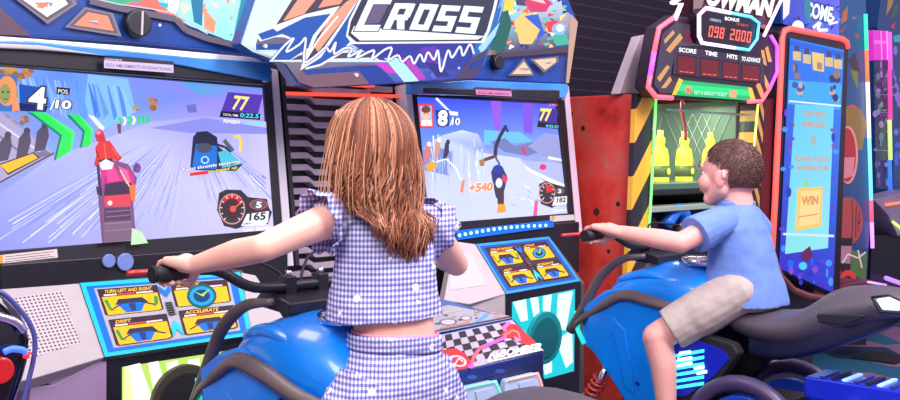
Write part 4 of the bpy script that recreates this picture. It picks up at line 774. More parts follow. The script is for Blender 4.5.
for (y0, y1, c) in ((32, 70, (236, 90, 200)), (70, 120, (226, 70, 150)), (120, 160, (200, 236, 130)), (160, 190, (60, 120, 240))): tube('neon_tube', [at(889.5, y0, off(YP(3.6), .03)), at(890.5, y1, off(YP(3.6), .03))], .02, neon('window_neon', c, 1), cm, 8)
tw = thing('leaning_cabinet', 'tall dark blue cabinet with leaf pattern at the upper right corner', 'arcade machine', (10.6, 4.2, 0))
slab('side_board', [(884, -24), (915, -24), (915, 300), (896, 300), (891, 60), (877, 27)], YP(4.0), .5, mat('dark_blue_board', (24, 70, 130), .4, emit=.25), tw)
a = Art(off(YP(4.0), .002)); a.poly([(889, -10), (898, -14), (892, 6), (886, 16)], (170, 130, 80)); a.poly([(893, 6), (900, 0), (896, 14), (890, 20)], (60, 90, 70)); a.poly([(893, 36), (902, 34), (902, 42), (894, 42)], (30, 180, 180)); a.poly([(890, 26), (896, 22), (894, 30)], (180, 60, 80))
for k in range(22): x, y = rnd(893, 906), rnd(50, 190); a.ell(x, y, rnd(1, 4), rnd(2, 8), random.choice([(60, 90, 220), (110, 80, 200), (140, 110, 220), (40, 50, 120)]))
a.build('board_pattern', artmat('board_print', .7), tw)
kc = thing('light_counter', 'pale counter with coloured light strips below the pink claw machine', 'counter', (8.9, 3.3, 0))
KP = YP(3.3)
slab('counter_top', [(874, 200), (915, 190), (915, 236), (898, 236), (889, 216)], KP, .22, mat('pale_counter', (176, 160, 190), .4), kc, .01)
slab('counter_body', [(872, 236), (893, 234), (915, 244), (915, 330), (868, 330)], off(KP, -.05), .2, mat('counter_black', (20, 14, 26), .5), kc)
tube('light_strip', [at(886, 205, off(KP, .02)), at(906, 202, off(KP, .02))], .012, neon('orange_strip', (250, 130, 90), 1), kc, 8)
tube('light_strip', [at(893, 222, off(KP, .02)), at(908, 234, off(KP, .02))], .012, NY, kc, 8)
tube('light_strip', [at(886, 278, off(KP, .02)), at(908, 286, off(KP, .02))], .02, neon('violet_strip', (170, 120, 250), 1.4), kc, 8)
tube('light_strip', [at(887, 287, off(KP, .02)), at(908, 294, off(KP, .02))], .012, NP, kc, 8)
# red play unit between ball cabinet and the seat
ru = thing('red_play_console', 'low dark red console with small pink lights under the orange ball artwork', 'console', (7.0, 2.7, 0))
RP = YP(2.75)
slab('console_top', [(834, 296), (846, 284), (872, 280), (892, 286), (900, 300), (836, 306)], RP, .25, mat('dark_red_console', (120, 34, 50), .4), ru, .01)
slab('console_leg', [(845, 305), (870, 305), (866, 345), (850, 345)], off(RP, -.08), .1, MATT, ru)
tube('light_strip', [at(838, 290, off(RP, .01)), at(852, 293, off(RP, .01))], .01, NP, ru, 8)
tube('light_strip', [at(868, 282, off(RP, .01)), at(886, 285, off(RP, .01))], .008, neon('lilac_strip', (210, 160, 240), 1), ru, 8)
# ------------------------------------------------------------------ snow bikes
def bike(Xc, label, pitch=0):
    t = thing('snow_bike', label, 'ride-on bike', (Xc, 1.7, 0), 'blue snow bikes of the racing cabinets')
    P = lambda x, y, z: Vector((Xc + x, y, z - pitch * max(0, 1.95 - y)))
    def yl(name, st, m, e=2.6, n=28, sub=1, parent=t):   # y, z_bottom, z_top, half width
        rings = []
        for y, zb, zt, w_ in st:
            rings.append(ring(P(0, y, (zb + zt) / 2), w_, (zt - zb) / 2, n=n, e=e, ax=(Vector((1, 0, 0)), Vector((0, 0, 1)))))
        return loft(name, rings, m, parent, sub=sub)
    # mounting column under the bike, out of sight
    box('bike_base', (Xc - .09, 1.45, 0), (Xc + .09, 2.05, .62), BLACK, t, .01)
    box('foot_platform', (Xc - .29, 1.2, .0), (Xc + .29, 2.25, .14), mat('platform_dark', (22, 60, 84), .5), t, .01)
    yl('tank', [(2.15, .86, .93, .08), (2.12, .83, .965, .13), (2.06, .82, 1.0, .165), (1.97, .82, 1.03, .18), (1.88, .82, 1.05, .185), (1.78, .82, 1.045, .175), (1.70, .83, 1.0, .15), (1.64, .84, .94, .125), (1.62, .85, .92, .12)], BLUE, 2.5)
    tub = []
    for s in (-1, 1):
        # raised shoulder crease on the tank
        loft('tank_shoulder', [ring(P(s * (.095 + .045 * q), 2.10 - .42 * u, .955 + .055 * math.sin(math.pi * min(1, u * 1.1)) - .03 * u), .035 * (1 - .3 * u), .022 * (1 - .3 * u), n=14, ax=(Vector((1, 0, 0)), Vector((0, .1, 1)).normalized())) for u, q in [(k / 8, math.sin(k / 8 * math.pi)) for k in range(9)]], BLUE, t, sub=1)
        x = s * .195
        band = smooth_path([P(s * .15, 2.27, .77), P(s * .18, 2.2, .82), P(x, 2.09, .885), P(x, 2.01, .925), P(x, 1.90, .915), P(x, 1.78, .895), P(s * .17, 1.66, .88)], 6)
        tube('trim_band', band, [.012, .018, .022, .023, .022, .018, .012], TRIMG, t, 10, flat=.6)
        hoop = smooth_path([P(s * .145, 2.28, .76), P(s * .155, 2.21, .86), P(s * .157, 2.165, .935), P(s * .155, 2.125, .99), P(s * .145, 2.05, 1.045), P(s * .12, 1.97, 1.06)], 6)
        tube('front_hoop', hoop, [.02, .018, .017, .017, .015, .009], TRIMG, t, 10)
        # side fairing with a pointed nose
        pf = [(2.245, .84), (2.225, .71), (2.14, .70), (2.02, .56), (1.98, .50), (1.86, .50), (1.88, .62), (1.92, .74), (1.84, .80), (1.76, .845), (1.76, .885), (1.80, .90), (1.92, .925), (2.03, .95), (2.10, .93), (2.16, .885)]
        f = [P(s * .135 if y > 2.2 else s * .19, y, z) for y, z in pf]
        prism('side_fairing', f, (-s * .06, 0, 0), BLUE, t, .012)
        f = [P(s * (.192 if y < 2.2 else .15), y, z) for y, z in [(2.22, .80), (2.12, .72), (2.05, .78), (2.0, .60), (1.96, .58), (2.0, .80), (2.1, .88)]]
        prism('fairing_crease', f, (s * .006, 0, 0), BLUE, t, .006)
        for y, z in ((2.12, .84), (1.84, .865), (1.95, .62), (1.74, .85), (2.02, .70)): disc('fairing_bolt', P(s * .197, y, z), (s, 0, 0), .007, .006, DBLUE, t, 12)
        # engine recess with lit panel
        prism('engine_frame', [P(s * .17, y, z) for y, z in [(1.93, .76), (1.86, .81), (1.72, .82), (1.60, .80), (1.58, .77), (1.64, .68), (1.76, .57), (1.90, .54), (1.91, .60)]], (-s * .05, 0, 0), MATT, t, .008)
        lp = [P(s * .174, y, z) for y, z in [(1.89, .745), (1.84, .785), (1.72, .795), (1.63, .775), (1.61, .75), (1.67, .68), (1.77, .60), (1.88, .585)]]
        prism('lit_engine_panel', lp, (-s * .02, 0, 0), mat('panel_blue', (20, 30, 150), .3, emit=.5), t)
        V = []; Fc = []
        for k in range(9):
            y0 = 1.87 - k * .0; z0 = .60 + k * .022
            a_, b_ = 1.87, 1.70 + .0 * k
            q = [(a_, z0), (a_ - .17, z0 + .05), (a_ - .17, z0 + .061), (a_, z0 + .011)]
            if z0 + .06 > .79: continue
            o_ = len(V); V += [P(s * .1765, y, z) for y, z in q]; Fc.append((o_, o_ + 1, o_ + 2, o_ + 3))
        mesh_obj('panel_stripes', V, Fc, mat('cyan_light', (60, 230, 220), emit=1.1), t)
        tubes('panel_emblem', [[P(s * .178, 1.75, .755), P(s * .178, 1.79, .745), P(s * .178, 1.80, .72), P(s * .178, 1.745, .735)], [P(s * .178, 1.735, .70), P(s * .178, 1.70, .712)], [P(s * .178, 1.725, .685), P(s * .178, 1.69, .697)], [P(s * .178, 1.80, .70), P(s * .178, 1.745, .718)]], .006, mat('emblem_light', (200, 250, 245), emit=1.1), t, 6)
        # rear wheel cover
        arc = [P(s * .185, 1.555 + .19 * math.cos(u), .49 + .19 * math.sin(u)) for u in [math.radians(k) for k in range(-20, 201, 12)]]
        tube('wheel_arch', arc, .026, mat('arch_violet_grey', (74, 62, 96), .35), t, 10)
        disc('wheel_cover', P(s * .19, 1.555, .49), (s, 0, 0), .15, .04, mat('wheel_blue', (30, 70, 190), .3, emit=.12), t, 36, .008)
        disc('wheel_hub', P(s * .194, 1.555, .51), (s, 0, 0), .05, .02, mat('hub_lit', (120, 200, 255), emit=.7), t, 20, .004)
        tube('nose_light', [P(s * .155, 2.245, .84), P(s * .16, 2.235, .77), P(s * .155, 2.21, .72)], .009, mat('aqua_nose_light', (40, 224, 206), emit=.8), t, 8)
        box('foot_rest', (Xc + min(s * .15, s * .30), 1.76, .425), (Xc + max(s * .15, s * .30), 1.90, .445), MATT, t, .004)
    # shock absorber
        A, B = P(s * .15, 2.10, .66), P(s * .15, 2.24, .44); dv = (B - A); u = dv.normalized().orthogonal().normalized(); v = dv.normalized().cross(u)
        tube('shock_rod', [A, B], .012, CHROME, t, 10)
        tube('shock_spring', [A + dv * (.25 + .7 * k / 96) + (u * math.cos(k * .52) + v * math.sin(k * .52)) * .025 for k in range(97)], .0055, mat('red_spring', (214, 66, 56), .3), t, 6)
        disc('shock_cap', A, -dv, .02, .02, SILVER, t, 16, .003)
    # seat and tail
    yl('seat', [(1.68, .84, .90, .08), (1.64, .81, .905, .115), (1.55, .79, .90, .13), (1.46, .79, .905, .14), (1.40, .80, .93, .145), (1.35, .82, .975, .14), (1.30, .84, 1.005, .13), (1.20, .885, 1.015, .12), (1.10, .93, 1.005, .10), (1.06, .945, .985, .07)], mat('seat_vinyl', (78, 70, 80), .42, bump=.25, bscale=220), 2.3)
    yl('tail_underside', [(1.62, .74, .86, .10), (1.48, .74, .86, .12), (1.34, .79, .88, .12), (1.2, .86, .92, .10), (1.10, .92, .955, .06)], mat('tail_deep_blue', (24, 26, 60), .5), 5)
    for s in (-1, 1): prism('tail_inset', [P(s * .135, y, z) for y, z in ((1.36, .895), (1.33, .925), (1.18, .935), (1.24, .90))], (-s * .02, 0, 0), mat('inset_dark', (30, 28, 40), .5), t, .003)
    prism('tail_light', [P(-.125, 1.16, .985), P(-.13, 1.12, .995), P(-.115, 1.09, .98), P(-.115, 1.095, .955), P(-.125, 1.14, .955)], (.03, 0, 0), mat('tail_lamp', (210, 236, 240), .15, emit=.8), t, .003)
    tube('tail_light_rim', [P(-.128, 1.17, .99), P(-.132, 1.12, 1.002), P(-.118, 1.08, .983), P(-.118, 1.088, .95), P(-.128, 1.145, .95), P(-.128, 1.17, .99)], .004, MATT, t, 6)
    # rear slotted track, blue lit
    tk = mat('blue_lit_metal', (26, 44, 190), .25, .3, emit=.22)
    box('rear_track', (Xc - .08, 1.02, .64), (Xc + .08, 1.40, .71), tk, t, .008); box('rear_track', (Xc + .11, 1.02, .60), (Xc + .27, 1.40, .66), tk, t, .008)
    box('rear_track', (Xc - .25, 1.04, .58), (Xc - .11, 1.38, .635), tk, t, .008)
    for j, (x0, z0) in enumerate(((-.07, .711), (.12, .661), (-.24, .636))):
        for k in range(9): box('track_slot', (Xc + x0, 1.05 + k * .036, z0), (Xc + x0 + .13, 1.064 + k * .036, z0 + .006), mat('slot_light', (150, 190, 255), emit=.9) if k % 3 == 0 else (MATT if k % 3 == 1 else DBLUE), t)
    # gauges on the tank
    g = loft('gauge_pod', [ring(P(-.02, 1.80 + .0, 1.035 + h_), r, r * 1.1, n=28) for h_, r in ((0, .075), (.018, .075), (.026, .064))], CHROME, t)
    loft('gauge_face', [ring(P(-.02, 1.80, 1.061 + h_), r, r * 1.1, n=28) for h_, r in ((0, .058), (.003, .052))], mat('gauge_glass', (206, 190, 214), .12, .6), g)
    loft('filler_cap', [ring(P(-.06, 1.69, 1.0 + h_), r, r, n=20) for h_, r in ((0, .024), (.022, .024), (.028, .018))], mat('cream_cap', (230, 220, 200), .25), t)
    # dash, clamps, bars
    prism('dashboard', [P(-.10, 2.09, 1.04), P(-.10, 1.93, 1.03), P(-.10, 1.93, 1.06), P(-.10, 2.04, 1.085)], (.2, 0, 0), BLACK, t, .006)
    for s in (-1, 1):
        prism('bar_clamp', [P(s * .05 - .016, 2.02, 1.03), P(s * .05 - .016, 1.985, 1.03), P(s * .05 - .016, 1.985, 1.115), P(s * .05 - .016, 2.02, 1.115)], (.032, 0, 0), BLACK, t, .004)
        tube('clamp_bolt', [P(s * .05, 2.0, 1.115), P(s * .05, 2.0, 1.128)], .008, CHROME, t, 8)
        tube('grip', [P(s * .30, 2.035, 1.145), P(s * .405, 2.025, 1.145)], .018, mat('rubber_grip', (40, 34, 36), .6), t, 14)
        disc('grip_end', P(s * .408, 2.025, 1.145), (s, 0, 0), .02, .008, MATT, t, 18, .003)
        tube('brake_lever', [P(s * .28, 2.06, 1.14), P(s * .33, 2.10, 1.142), P(s * .42, 2.11, 1.142)], .007, mat('red_lever', (206, 60, 62), .3, .3), t, 8, 3)
    tube('handlebar', smooth_path([P(-.40, 2.025, 1.145), P(-.28, 2.035, 1.145), P(-.22, 2.035, 1.135), P(-.15, 2.0, 1.095), P(0, 2.0, 1.09), P(.15, 2.0, 1.095), P(.22, 2.035, 1.135), P(.28, 2.035, 1.145), P(.40, 2.025, 1.145)], 5), .013, BLACK, t, 12)
    tubes('cable', [[P(-.24, 2.05, 1.15), P(-.15, 2.10, 1.17), P(-.04, 2.06, 1.12), P(-.02, 2.04, 1.06)], [P(.24, 2.05, 1.15), P(.12, 2.10, 1.16), P(.04, 2.06, 1.12), P(.02, 2.04, 1.06)]], .004, MATT, t, 6, 5)
    return t
bk = bike(3.144, 'blue snow bike the boy sits on, with red springs and a grey seat')
bike(1.537, 'blue snow bike the girl stands over, nearest to the camera', .092)
# ------------------------------------------------------------------ pay box
pb = thing('pay_box', 'card payment box with chequered top and two card readers, right of the girl', 'kiosk', (2.2, 2.0, 0))
x0, x1 = 1.84, 2.305
prism('box_body', [(x0, 1.85, 0), (x0, 1.85, .83), (x0, 1.965, .916), (x0, 2.27, .95), (x0, 2.27, 0)], (x1 - x0, 0, 0), DBLUE, pb, .004)
KS = PL((0, 1.85, .832), (0, -.086, .115)); KT = PL((0, 1.965, .918), (0, -.032, .305)); KF = YP(1.85)
a = Art(off(KS, .001)); a.poly([(431, 337), (512, 320), (544, 350.5), (432, 377)], (186, 176, 184))
def kq(u, v): # across, down
    return (431 + (512 - 431) * u + (u * 32 + 1) * v, 337 - 17 * u + v * (40 - 9.5 * u))
for r in range(5):
    for c in range(12):
        if (r + c) % 2 == 0: a.poly([kq(c / 12, .02 + r / 6), kq((c + 1) / 12, .02 + r / 6), kq((c + 1) / 12, .02 + (r + 1) / 6), kq(c / 12, .02 + (r + 1) / 6)], (44, 34, 44))
a.poly([(500, 336), (509, 324), (516, 324), (540, 346), (534, 349), (512, 338)], (206, 44, 40)); a.line([(508, 334), (512, 330), (518, 332), (520, 338)], 1.6, (236, 130, 120)); a.poly([(514, 336), (522, 340), (516, 342)], (236, 130, 200))
a.poly([(442, 350), (456, 348), (466, 354), (474, 366), (452, 372), (440, 374)], (206, 44, 40)); a.ell(458, 361, 9, 5.5, (240, 200, 200), rot=.3); a.ell(458, 361, 6.5, 3.8, (206, 44, 40), rot=.3); a.line([(455, 364), (459, 358), (463, 362)], 1.2, (250, 220, 220))
a.line([(471, 366), (474, 356), (480, 348), (492, 343), (504, 338), (507, 332), (503, 328), (510, 322)], 3.4, (236, 100, 110)); a.line([(482, 347), (494, 342), (505, 338)], 3, (200, 90, 240)); a.line([(503, 329), (510, 322)], 3, (240, 110, 220)); a.ell(471, 366, 3, 2.4, (240, 90, 200))
a.line([(488, 361), (492, 353), (496, 360)], 2.2, (240, 246, 250)); a.line([(496, 360), (498, 353), (500, 358)], 2.2, (240, 246, 250)); a.text('BOMBER', 500, 357, 541, 350, 7, (246, 246, 250), 1.5, .05, (60, 50, 70), .04); a.line([(487, 362), (540, 350)], 1.2, (246, 246, 250))
a.build('chequered_print', ARTD, pb)
a = Art(off(KT, .001)); a.poly([(431, 334), (512, 318), (470, 309), (449, 305), (431, 309)], (176, 172, 178)); a.poly([(431, 333), (512, 317.5), (510, 316), (431, 331)], (40, 30, 40)); a.ell(448, 322, 9, 3.6, (90, 80, 90)); a.ell(448, 322, 7, 2.6, (210, 200, 196)); a.ell(466, 318, 6, 2.4, (90, 80, 90)); a.ell(466, 318, 4.4, 1.7, (214, 204, 190)); a.poly([(474, 322), (486, 313), (490, 314), (480, 322)], (90, 160, 240)); a.poly([(492, 318), (510, 316), (500, 314)], (200, 150, 110)); a.line([(440, 328), (470, 322)], 1.4, (214, 120, 60)); a.line([(436, 314), (462, 310)], 1.2, (220, 190, 120))
for k in range(14): x = rnd(436, 496); a.ell(x, 326 - (x - 436) * .17 - rnd(0, 10), rnd(1, 3), .8, random.choice([(90, 80, 90), (210, 160, 90), (120, 150, 170), (60, 50, 60)]))
a.build('sticker_top', ARTD, pb)
a = Art(off(KF, .001)); a.poly([(455, 374), (543, 352), (543, 400), (455, 400)], [(30, 70, 190), (14, 40, 110), (14, 30, 80), (24, 50, 150)]); a.line([(455, 386), (543, 364)], 1, (14, 26, 60)); a.ell(472, 377, 5, 2, (80, 120, 250)); a.ell(500, 371, 5, 2, (70, 110, 240)); a.build('front_print', artmat('front_blue', .5), pb)
for pts, scr in (([(461, 397), (464, 388), (496, 381), (502, 388), (503, 410), (461, 416)], [(476, 392), (492, 388), (495, 398), (478, 402)]), ([(506, 388), (508, 380), (538, 373), (543, 380), (544, 405), (506, 412)], [(519, 383), (534, 379.5), (537, 389), (521, 393)])):
    rd = slab('card_reader', pts, off(KF, .03), .03, mat('pale_reader', (190, 206, 226), .25), pb, .008)
    slab('reader_screen', scr, off(KF, .034), .006, mat('reader_display', (160, 172, 196), .3, emit=.35), rd)
    tube('reader_light', [at(x, y, off(KF, .034)) for x, y in (pts[1], pts[2], (pts[3][0] - .5, pts[3][1] + 6))], .003, neon('reader_green' if scr[0][0] < 500 else 'reader_orange', (120, 240, 190) if scr[0][0] < 500 else (250, 170, 140), 1), rd, 6)
# ------------------------------------------------------------------ glossy black machine edge, lower left
lt = thing('glossy_bike_tail', 'glossy black rounded bike fairing with red lamp, cut off at the lower left corner', 'ride-on bike', (.5, 1.4, 0))
TP = YP(1.35)
GB = mat('glossy_black', (16, 14, 22), .12, coat=1)
slab('fairing', [(-30, 286), (0, 289), (12, 298), (24, 310), (33, 324), (37, 340), (35, 362), (29, 384), (22, 406), (16, 430), (-30, 430)], TP, .22, GB, lt, .03)
tube('violet_rim', smooth_path([at(x, y, off(TP, .004)) for x, y in ((-10, 290), (4, 294), (20, 310), (31, 326), (35, 342), (33, 362), (26, 390), (18, 420))], 4), .0035, mat('violet_rim', (90, 90, 160), .2), lt, 8)
disc('red_lamp', at(2, 371, off(TP, .012)), (0, -1, 0), .018, .012, mat('red_lamp', (190, 30, 34), .2, emit=.4), lt, 24, .004)
tube('blue_glint', smooth_path([at(x, y, off(TP, .008)) for x, y in ((4, 352), (12, 349), (22, 350), (27, 353))], 4), .0045, neon('blue_glint', (70, 110, 250), 1), lt, 8)  # glowing tube stands in for a blue glint on the gloss
tube('red_glint', [at(x, y, off(TP, .008)) for x, y in ((25, 354), (28, 355))], .006, neon('red_glint', (230, 50, 50), .8), lt, 8)  # red end of the painted glint, also a glowing tube
tube('chrome_edge', smooth_path([at(x, y, off(TP, .008)) for x, y in ((-4, 316), (8, 319), (18, 324), (24, 331))], 4), .006, CHROME, lt, 8)
box('stand', (.25, 1.38, 0), (.42, 1.5, 1.0), MATT, lt)
# ------------------------------------------------------------------ people
from mathutils import noise
def skin(name, rgb):
    m, N, K, b = nt(name); b.inputs['Base Color'].default_value = L(rgb); b.inputs['Roughness'].default_value = .5
    b.inputs['Subsurface Weight'].default_value = .15; b.inputs['Subsurface Radius'].default_value = (.02, .008, .004); b.inputs['Subsurface Scale'].default_value = .5
    tc = N.new('ShaderNodeTexCoord'); n = N.new('ShaderNodeTexNoise'); n.inputs['Scale'].default_value = 14; K.new(tc.outputs['Object'], n.inputs['Vector'])
    mx = N.new('ShaderNodeMixRGB'); mx.inputs[1].default_value = L(rgb); mx.inputs[2].default_value = L((rgb[0], rgb[1] - 16, rgb[2] - 14)); K.new(n.outputs['Fac'], mx.inputs[0]); K.new(mx.outputs[0], b.inputs['Base Color'])
    return m
class Flesh:
    def __init__(s): s.V = []; s.F = []
    def add(s, V, F): o = len(s.V); s.V += [Vector(v) for v in V]; s.F += [tuple(i + o for i in f) for f in F]
    def cap(s, A, B, ra, rb, seg=18, flat=1.0, up=None, open_=False):
        A = Vector(A); B = Vector(B); d = (B - A).normalized()
        u = Vector(up) if up else d.orthogonal(); u = (u - d * u.dot(d)).normalized(); v = d.cross(u)
        st = []
        if not open_:
            for k in range(1, 6): an = math.pi / 2 * k / 6; st.append((A - d * ra * math.cos(an), ra * math.sin(an)))
        for k in range(5): st.append((A.lerp(B, k / 4), ra + (rb - ra) * k / 4))
        if not open_:
            for k in range(1, 6): an = math.pi / 2 * k / 6; st.append((B + d * rb * math.sin(an), rb * math.cos(an)))
        V = []
        for c, r in st:
            for k in range(seg): a = 2 * math.pi * k / seg; V.append(c + (u * math.cos(a) + v * math.sin(a) * flat) * r)
        F = [(i * seg + k, i * seg + (k + 1) % seg, (i + 1) * seg + (k + 1) % seg, (i + 1) * seg + k) for i in range(len(st) - 1) for k in range(seg)]
        F += [tuple(range(seg))[::-1], tuple((len(st) - 1) * seg + k for k in range(seg))]
        s.add(V, F)
    def chain(s, pts, rs, **k):
        for i in range(len(pts) - 1): s.cap(pts[i], pts[i + 1], rs[i], rs[i + 1], **k)
    def ell(s, c, rx, ry, rz, rot=0, seg=22):
        V = []; F = []; n = 14; c = Vector(c)
        for i in range(n + 1):
            t_ = math.pi * (i + .02) / (n + .04)
            for k in range(seg):
                a = 2 * math.pi * k / seg; x, y, z = rx * math.sin(t_) * math.cos(a), ry * math.sin(t_) * math.sin(a), rz * math.cos(t_)
                V.append(c + Vector((x * math.cos(rot) - y * math.sin(rot), x * math.sin(rot) + y * math.cos(rot), z)))
        for i in range(n):
            for k in range(seg): F.append((i * seg + k, (i + 1) * seg + k, (i + 1) * seg + (k + 1) % seg, i * seg + (k + 1) % seg))
        F += [tuple(range(seg)), tuple(n * seg + k for k in range(seg))[::-1]]
        s.add(V, F)
    def rings(s, rs):
        n = len(rs[0]); V = [v for r in rs for v in r]
        F = [(i * n + k, i * n + (k + 1) % n, (i + 1) * n + (k + 1) % n, (i + 1) * n + k) for i in range(len(rs) - 1) for k in range(n)]
        F += [tuple(range(n))[::-1], tuple((len(rs) - 1) * n + k for k in range(n))]; s.add(V, F)
    def build(s, name, m, parent, voxel=.004, it=6, fold=0, fscale=12, cut=None):
        me = bpy.data.meshes.new(name); me.from_pydata([tuple(v) for v in s.V], [], s.F); me.update()
        bm = bmesh.new(); bm.from_mesh(me); bmesh.ops.recalc_face_normals(bm, faces=bm.faces[:]); bm.to_mesh(me); bm.free()
        o = bpy.data.objects.new(name, me); COL.objects.link(o)
        r = o.modifiers.new('r', 'REMESH'); r.mode = 'VOXEL'; r.voxel_size = voxel; r.use_smooth_shade = True
        q = o.modifiers.new('q', 'SMOOTH'); q.factor = .5; q.iterations = it
        bpy.context.view_layer.update(); dg = bpy.context.evaluated_depsgraph_get()
        nm = bpy.data.meshes.new_from_object(o.evaluated_get(dg)); o.modifiers.clear(); o.data = nm; bpy.data.meshes.remove(me); nm.name = name
        if fold:
            NN = [v.normal.copy() for v in nm.vertices]
            for v, nv in zip(nm.vertices, NN):
                p = v.co; h = noise.noise(Vector((p.x * fscale, p.y * fscale, p.z * fscale * .55))) + .5 * noise.noise(p * fscale * 2.3)
                v.co = p + nv * h * fold
        if cut:
            bm = bmesh.new(); bm.from_mesh(nm); bmesh.ops.delete(bm, geom=[v for v in bm.verts if cut(v.co)], context='VERTS'); bm.to_mesh(nm); bm.free()
        nm.materials.clear(); nm.materials.append(m)
        for p in nm.polygons: p.use_smooth = True
        if parent: attach(o, parent)
        return o
def hand(f, W, g, s, k=1.0):
    # W wrist, g centre of the gripped part of the bar (axis x); s = +1 when the thumb side points to +x
    W = Vector(W); g = Vector(g)
    R = lambda a, r=.027: Vector((0, math.cos(math.radians(a)) * r, math.sin(math.radians(a)) * r))
    kn = g + R(120, .034)
    f.cap(W, W.lerp(kn, .5), .021 * k, .024 * k, flat=.8)
    for j, (ln, r) in enumerate(((0, .0078), (1, .0082), (1, .008), (-1, .0068))):
        x = Vector((s * (.026 - j * .0165) * k, 0, 0))
        f.cap(W + x * .35, kn + x, .017 * k, .0115 * k)
        P_ = [g + x + R(a, .027) for a in ((122, 62, 2, -58 - ln * 8, -112 - ln * 12))]
        P_[0] = kn + x; f.chain(P_, [r * 1.12 * k, r * 1.05 * k, r * k, r * .95 * k, r * .85 * k], seg=12)
    th = [W + Vector((s * .012, .01, -.006)), g + Vector((s * .036 * k, -.032, -.008)), g + Vector((s * .04 * k, -.006, -.030)), g + Vector((s * .034 * k, .014, -.028))]
    f.chain(th, [.013 * k, .0115 * k, .0095 * k, .008 * k], seg=12)
def head(f, c, k=1.0, hair_only=False):
    c = Vector(c); V = lambda x, y, z: c + Vector((x, y, z)) * k
    f.ell(V(0, -.008, .012), .076 * k, .094 * k, .09 * k); f.ell(V(0, .03, -.04), .06 * k, .058 * k, .066 * k)
    f.cap(V(-.028, .052, -.082), V(.028, .052, -.082), .022 * k, .022 * k); f.cap(V(-.05, .0, -.05), V(-.026, .05, -.08), .026 * k, .022 * k); f.cap(V(.05, .0, -.05), V(.026, .05, -.08), .026 * k, .022 * k)
    f.cap(V(0, .082, -.0), V(0, .1, -.028), .009 * k, .0115 * k); f.ell(V(0, .104, -.031), .012 * k, .0105 * k, .009 * k)
    f.ell(V(0, .083, -.056), .022 * k, .013 * k, .012 * k); f.cap(V(-.032, .078, .018), V(.032, .078, .018), .012 * k, .012 * k)
    for s in (-1, 1):
        f.ell(V(s * .042, .055, -.03), .028 * k, .028 * k, .03 * k)
        f.ell(V(s * .077, -.006, -.018), .009 * k, .018 * k, .029 * k); f.cap(V(s * .08, -.02, .004), V(s * .083, -.024, -.012), .006 * k, .007 * k)
    f.cap(V(0, -.022, -.07), V(0, -.03, -.16), .047 * k, .05 * k)
def face_parts(t, c, k):
    c = Vector(c); V = lambda x, y, z: c + Vector((x, y, z)) * k
    ew = mat('eye_white', (236, 232, 230), .2); ir = mat('iris_brown', (60, 44, 36), .2); lipm = mat('lips', (214, 118, 110), .4); br = mat('eyebrow', (96, 64, 48), .7)
    for s in (-1, 1):
        e = Flesh(); e.ell(V(s * .030, .0735, -.002), .0105 * k, .008 * k, .0075 * k); eo = mesh_obj('eye', e.V, e.F, ew, t, True)
        e = Flesh(); e.ell(V(s * .030, .081, -.002), .0055 * k, .0022 * k, .0055 * k); mesh_obj('iris', e.V, e.F, ir, eo, True)
        tube('eyebrow', [V(s * .016, .092, .018), V(s * .032, .09, .024), V(s * .05, .078, .019)], .003 * k, br, t, 6, 3)
    tube('lips', [V(-.02, .088, -.058), V(-.008, .0965, -.055), V(.008, .0965, -.055), V(.02, .088, -.058)], .0042 * k, lipm, t, 8, 3)
def gingham():
    m, N, K, b = nt('blue_white_gingham'); tc = N.new('ShaderNodeTexCoord'); sx = N.new('ShaderNodeSeparateXYZ'); K.new(tc.outputs['Object'], sx.inputs[0])
    def M(op, a, c):
        n = N.new('ShaderNodeMath'); n.operation = op
        for i, v in enumerate((a, c)):
            if v is None: continue
            if isinstance(v, (int, float)): n.inputs[i].default_value = v
            else: K.new(v, n.inputs[i])
        return n.outputs[0]
    u = M('SUBTRACT', sx.outputs[0], sx.outputs[1]); outs = []
    for q in (u, sx.outputs[2]):
        fr = M('FRACT', M('MULTIPLY', q, 82), None); outs.append(M('GREATER_THAN', fr, .5))
    s_ = M('MULTIPLY', M('ADD', outs[0], outs[1]), .5)
    r = N.new('ShaderNodeValToRGB'); r.color_ramp.interpolation = 'CONSTANT'; e = r.color_ramp.elements
    e[0].color = L((240, 232, 244)); e[1].color = L((92, 98, 168)); e[1].position = .75; x = e.new(.25); x.color = L((160, 158, 208)); K.new(s_, r.inputs[0])
    vo = N.new('ShaderNodeTexVoronoi'); vo.inputs['Scale'].default_value = 19; K.new(tc.outputs['Object'], vo.inputs['Vector']); lt_ = M('LESS_THAN', vo.outputs['Distance'], .16)
    mx = N.new('ShaderNodeMixRGB'); K.new(lt_, mx.inputs[0]); K.new(r.outputs[0], mx.inputs[1]); mx.inputs[2].default_value = L((250, 244, 238)); K.new(mx.outputs[0], b.inputs['Base Color'])
    bn = N.new('ShaderNodeTexNoise'); bn.inputs['Scale'].default_value = 26; K.new(tc.outputs['Object'], bn.inputs['Vector']); bp = N.new('ShaderNodeBump'); bp.inputs['Strength'].default_value = .5; bp.inputs['Distance'].default_value = .012
    K.new(bn.outputs['Fac'], bp.inputs['Height']); K.new(bp.outputs[0], b.inputs['Normal']); b.inputs['Roughness'].default_value = .8; return m
GING = gingham()
def strand_mesh(name, paths, radii, cols, m, parent, seg=4):
    V = []; F = []; C = []
    for p, r, c in zip(paths, radii, cols):
        v, f = tube_geo(p, r, seg); o = len(V); V += v; F += [tuple(i + o for i in q) for q in f]; C += [c] * len(f)
    o = mesh_obj(name, V, F, m, parent, True); ca = o.data.color_attributes.new('Col', 'FLOAT_COLOR', 'CORNER')
    i = 0
    for p, c in zip(o.data.polygons, C):
        cc = L(c)
        for li in p.loop_indices: ca.data[li].color = cc
    return o
def hairmat(name):
    m = artmat(name, 0, .55); return m
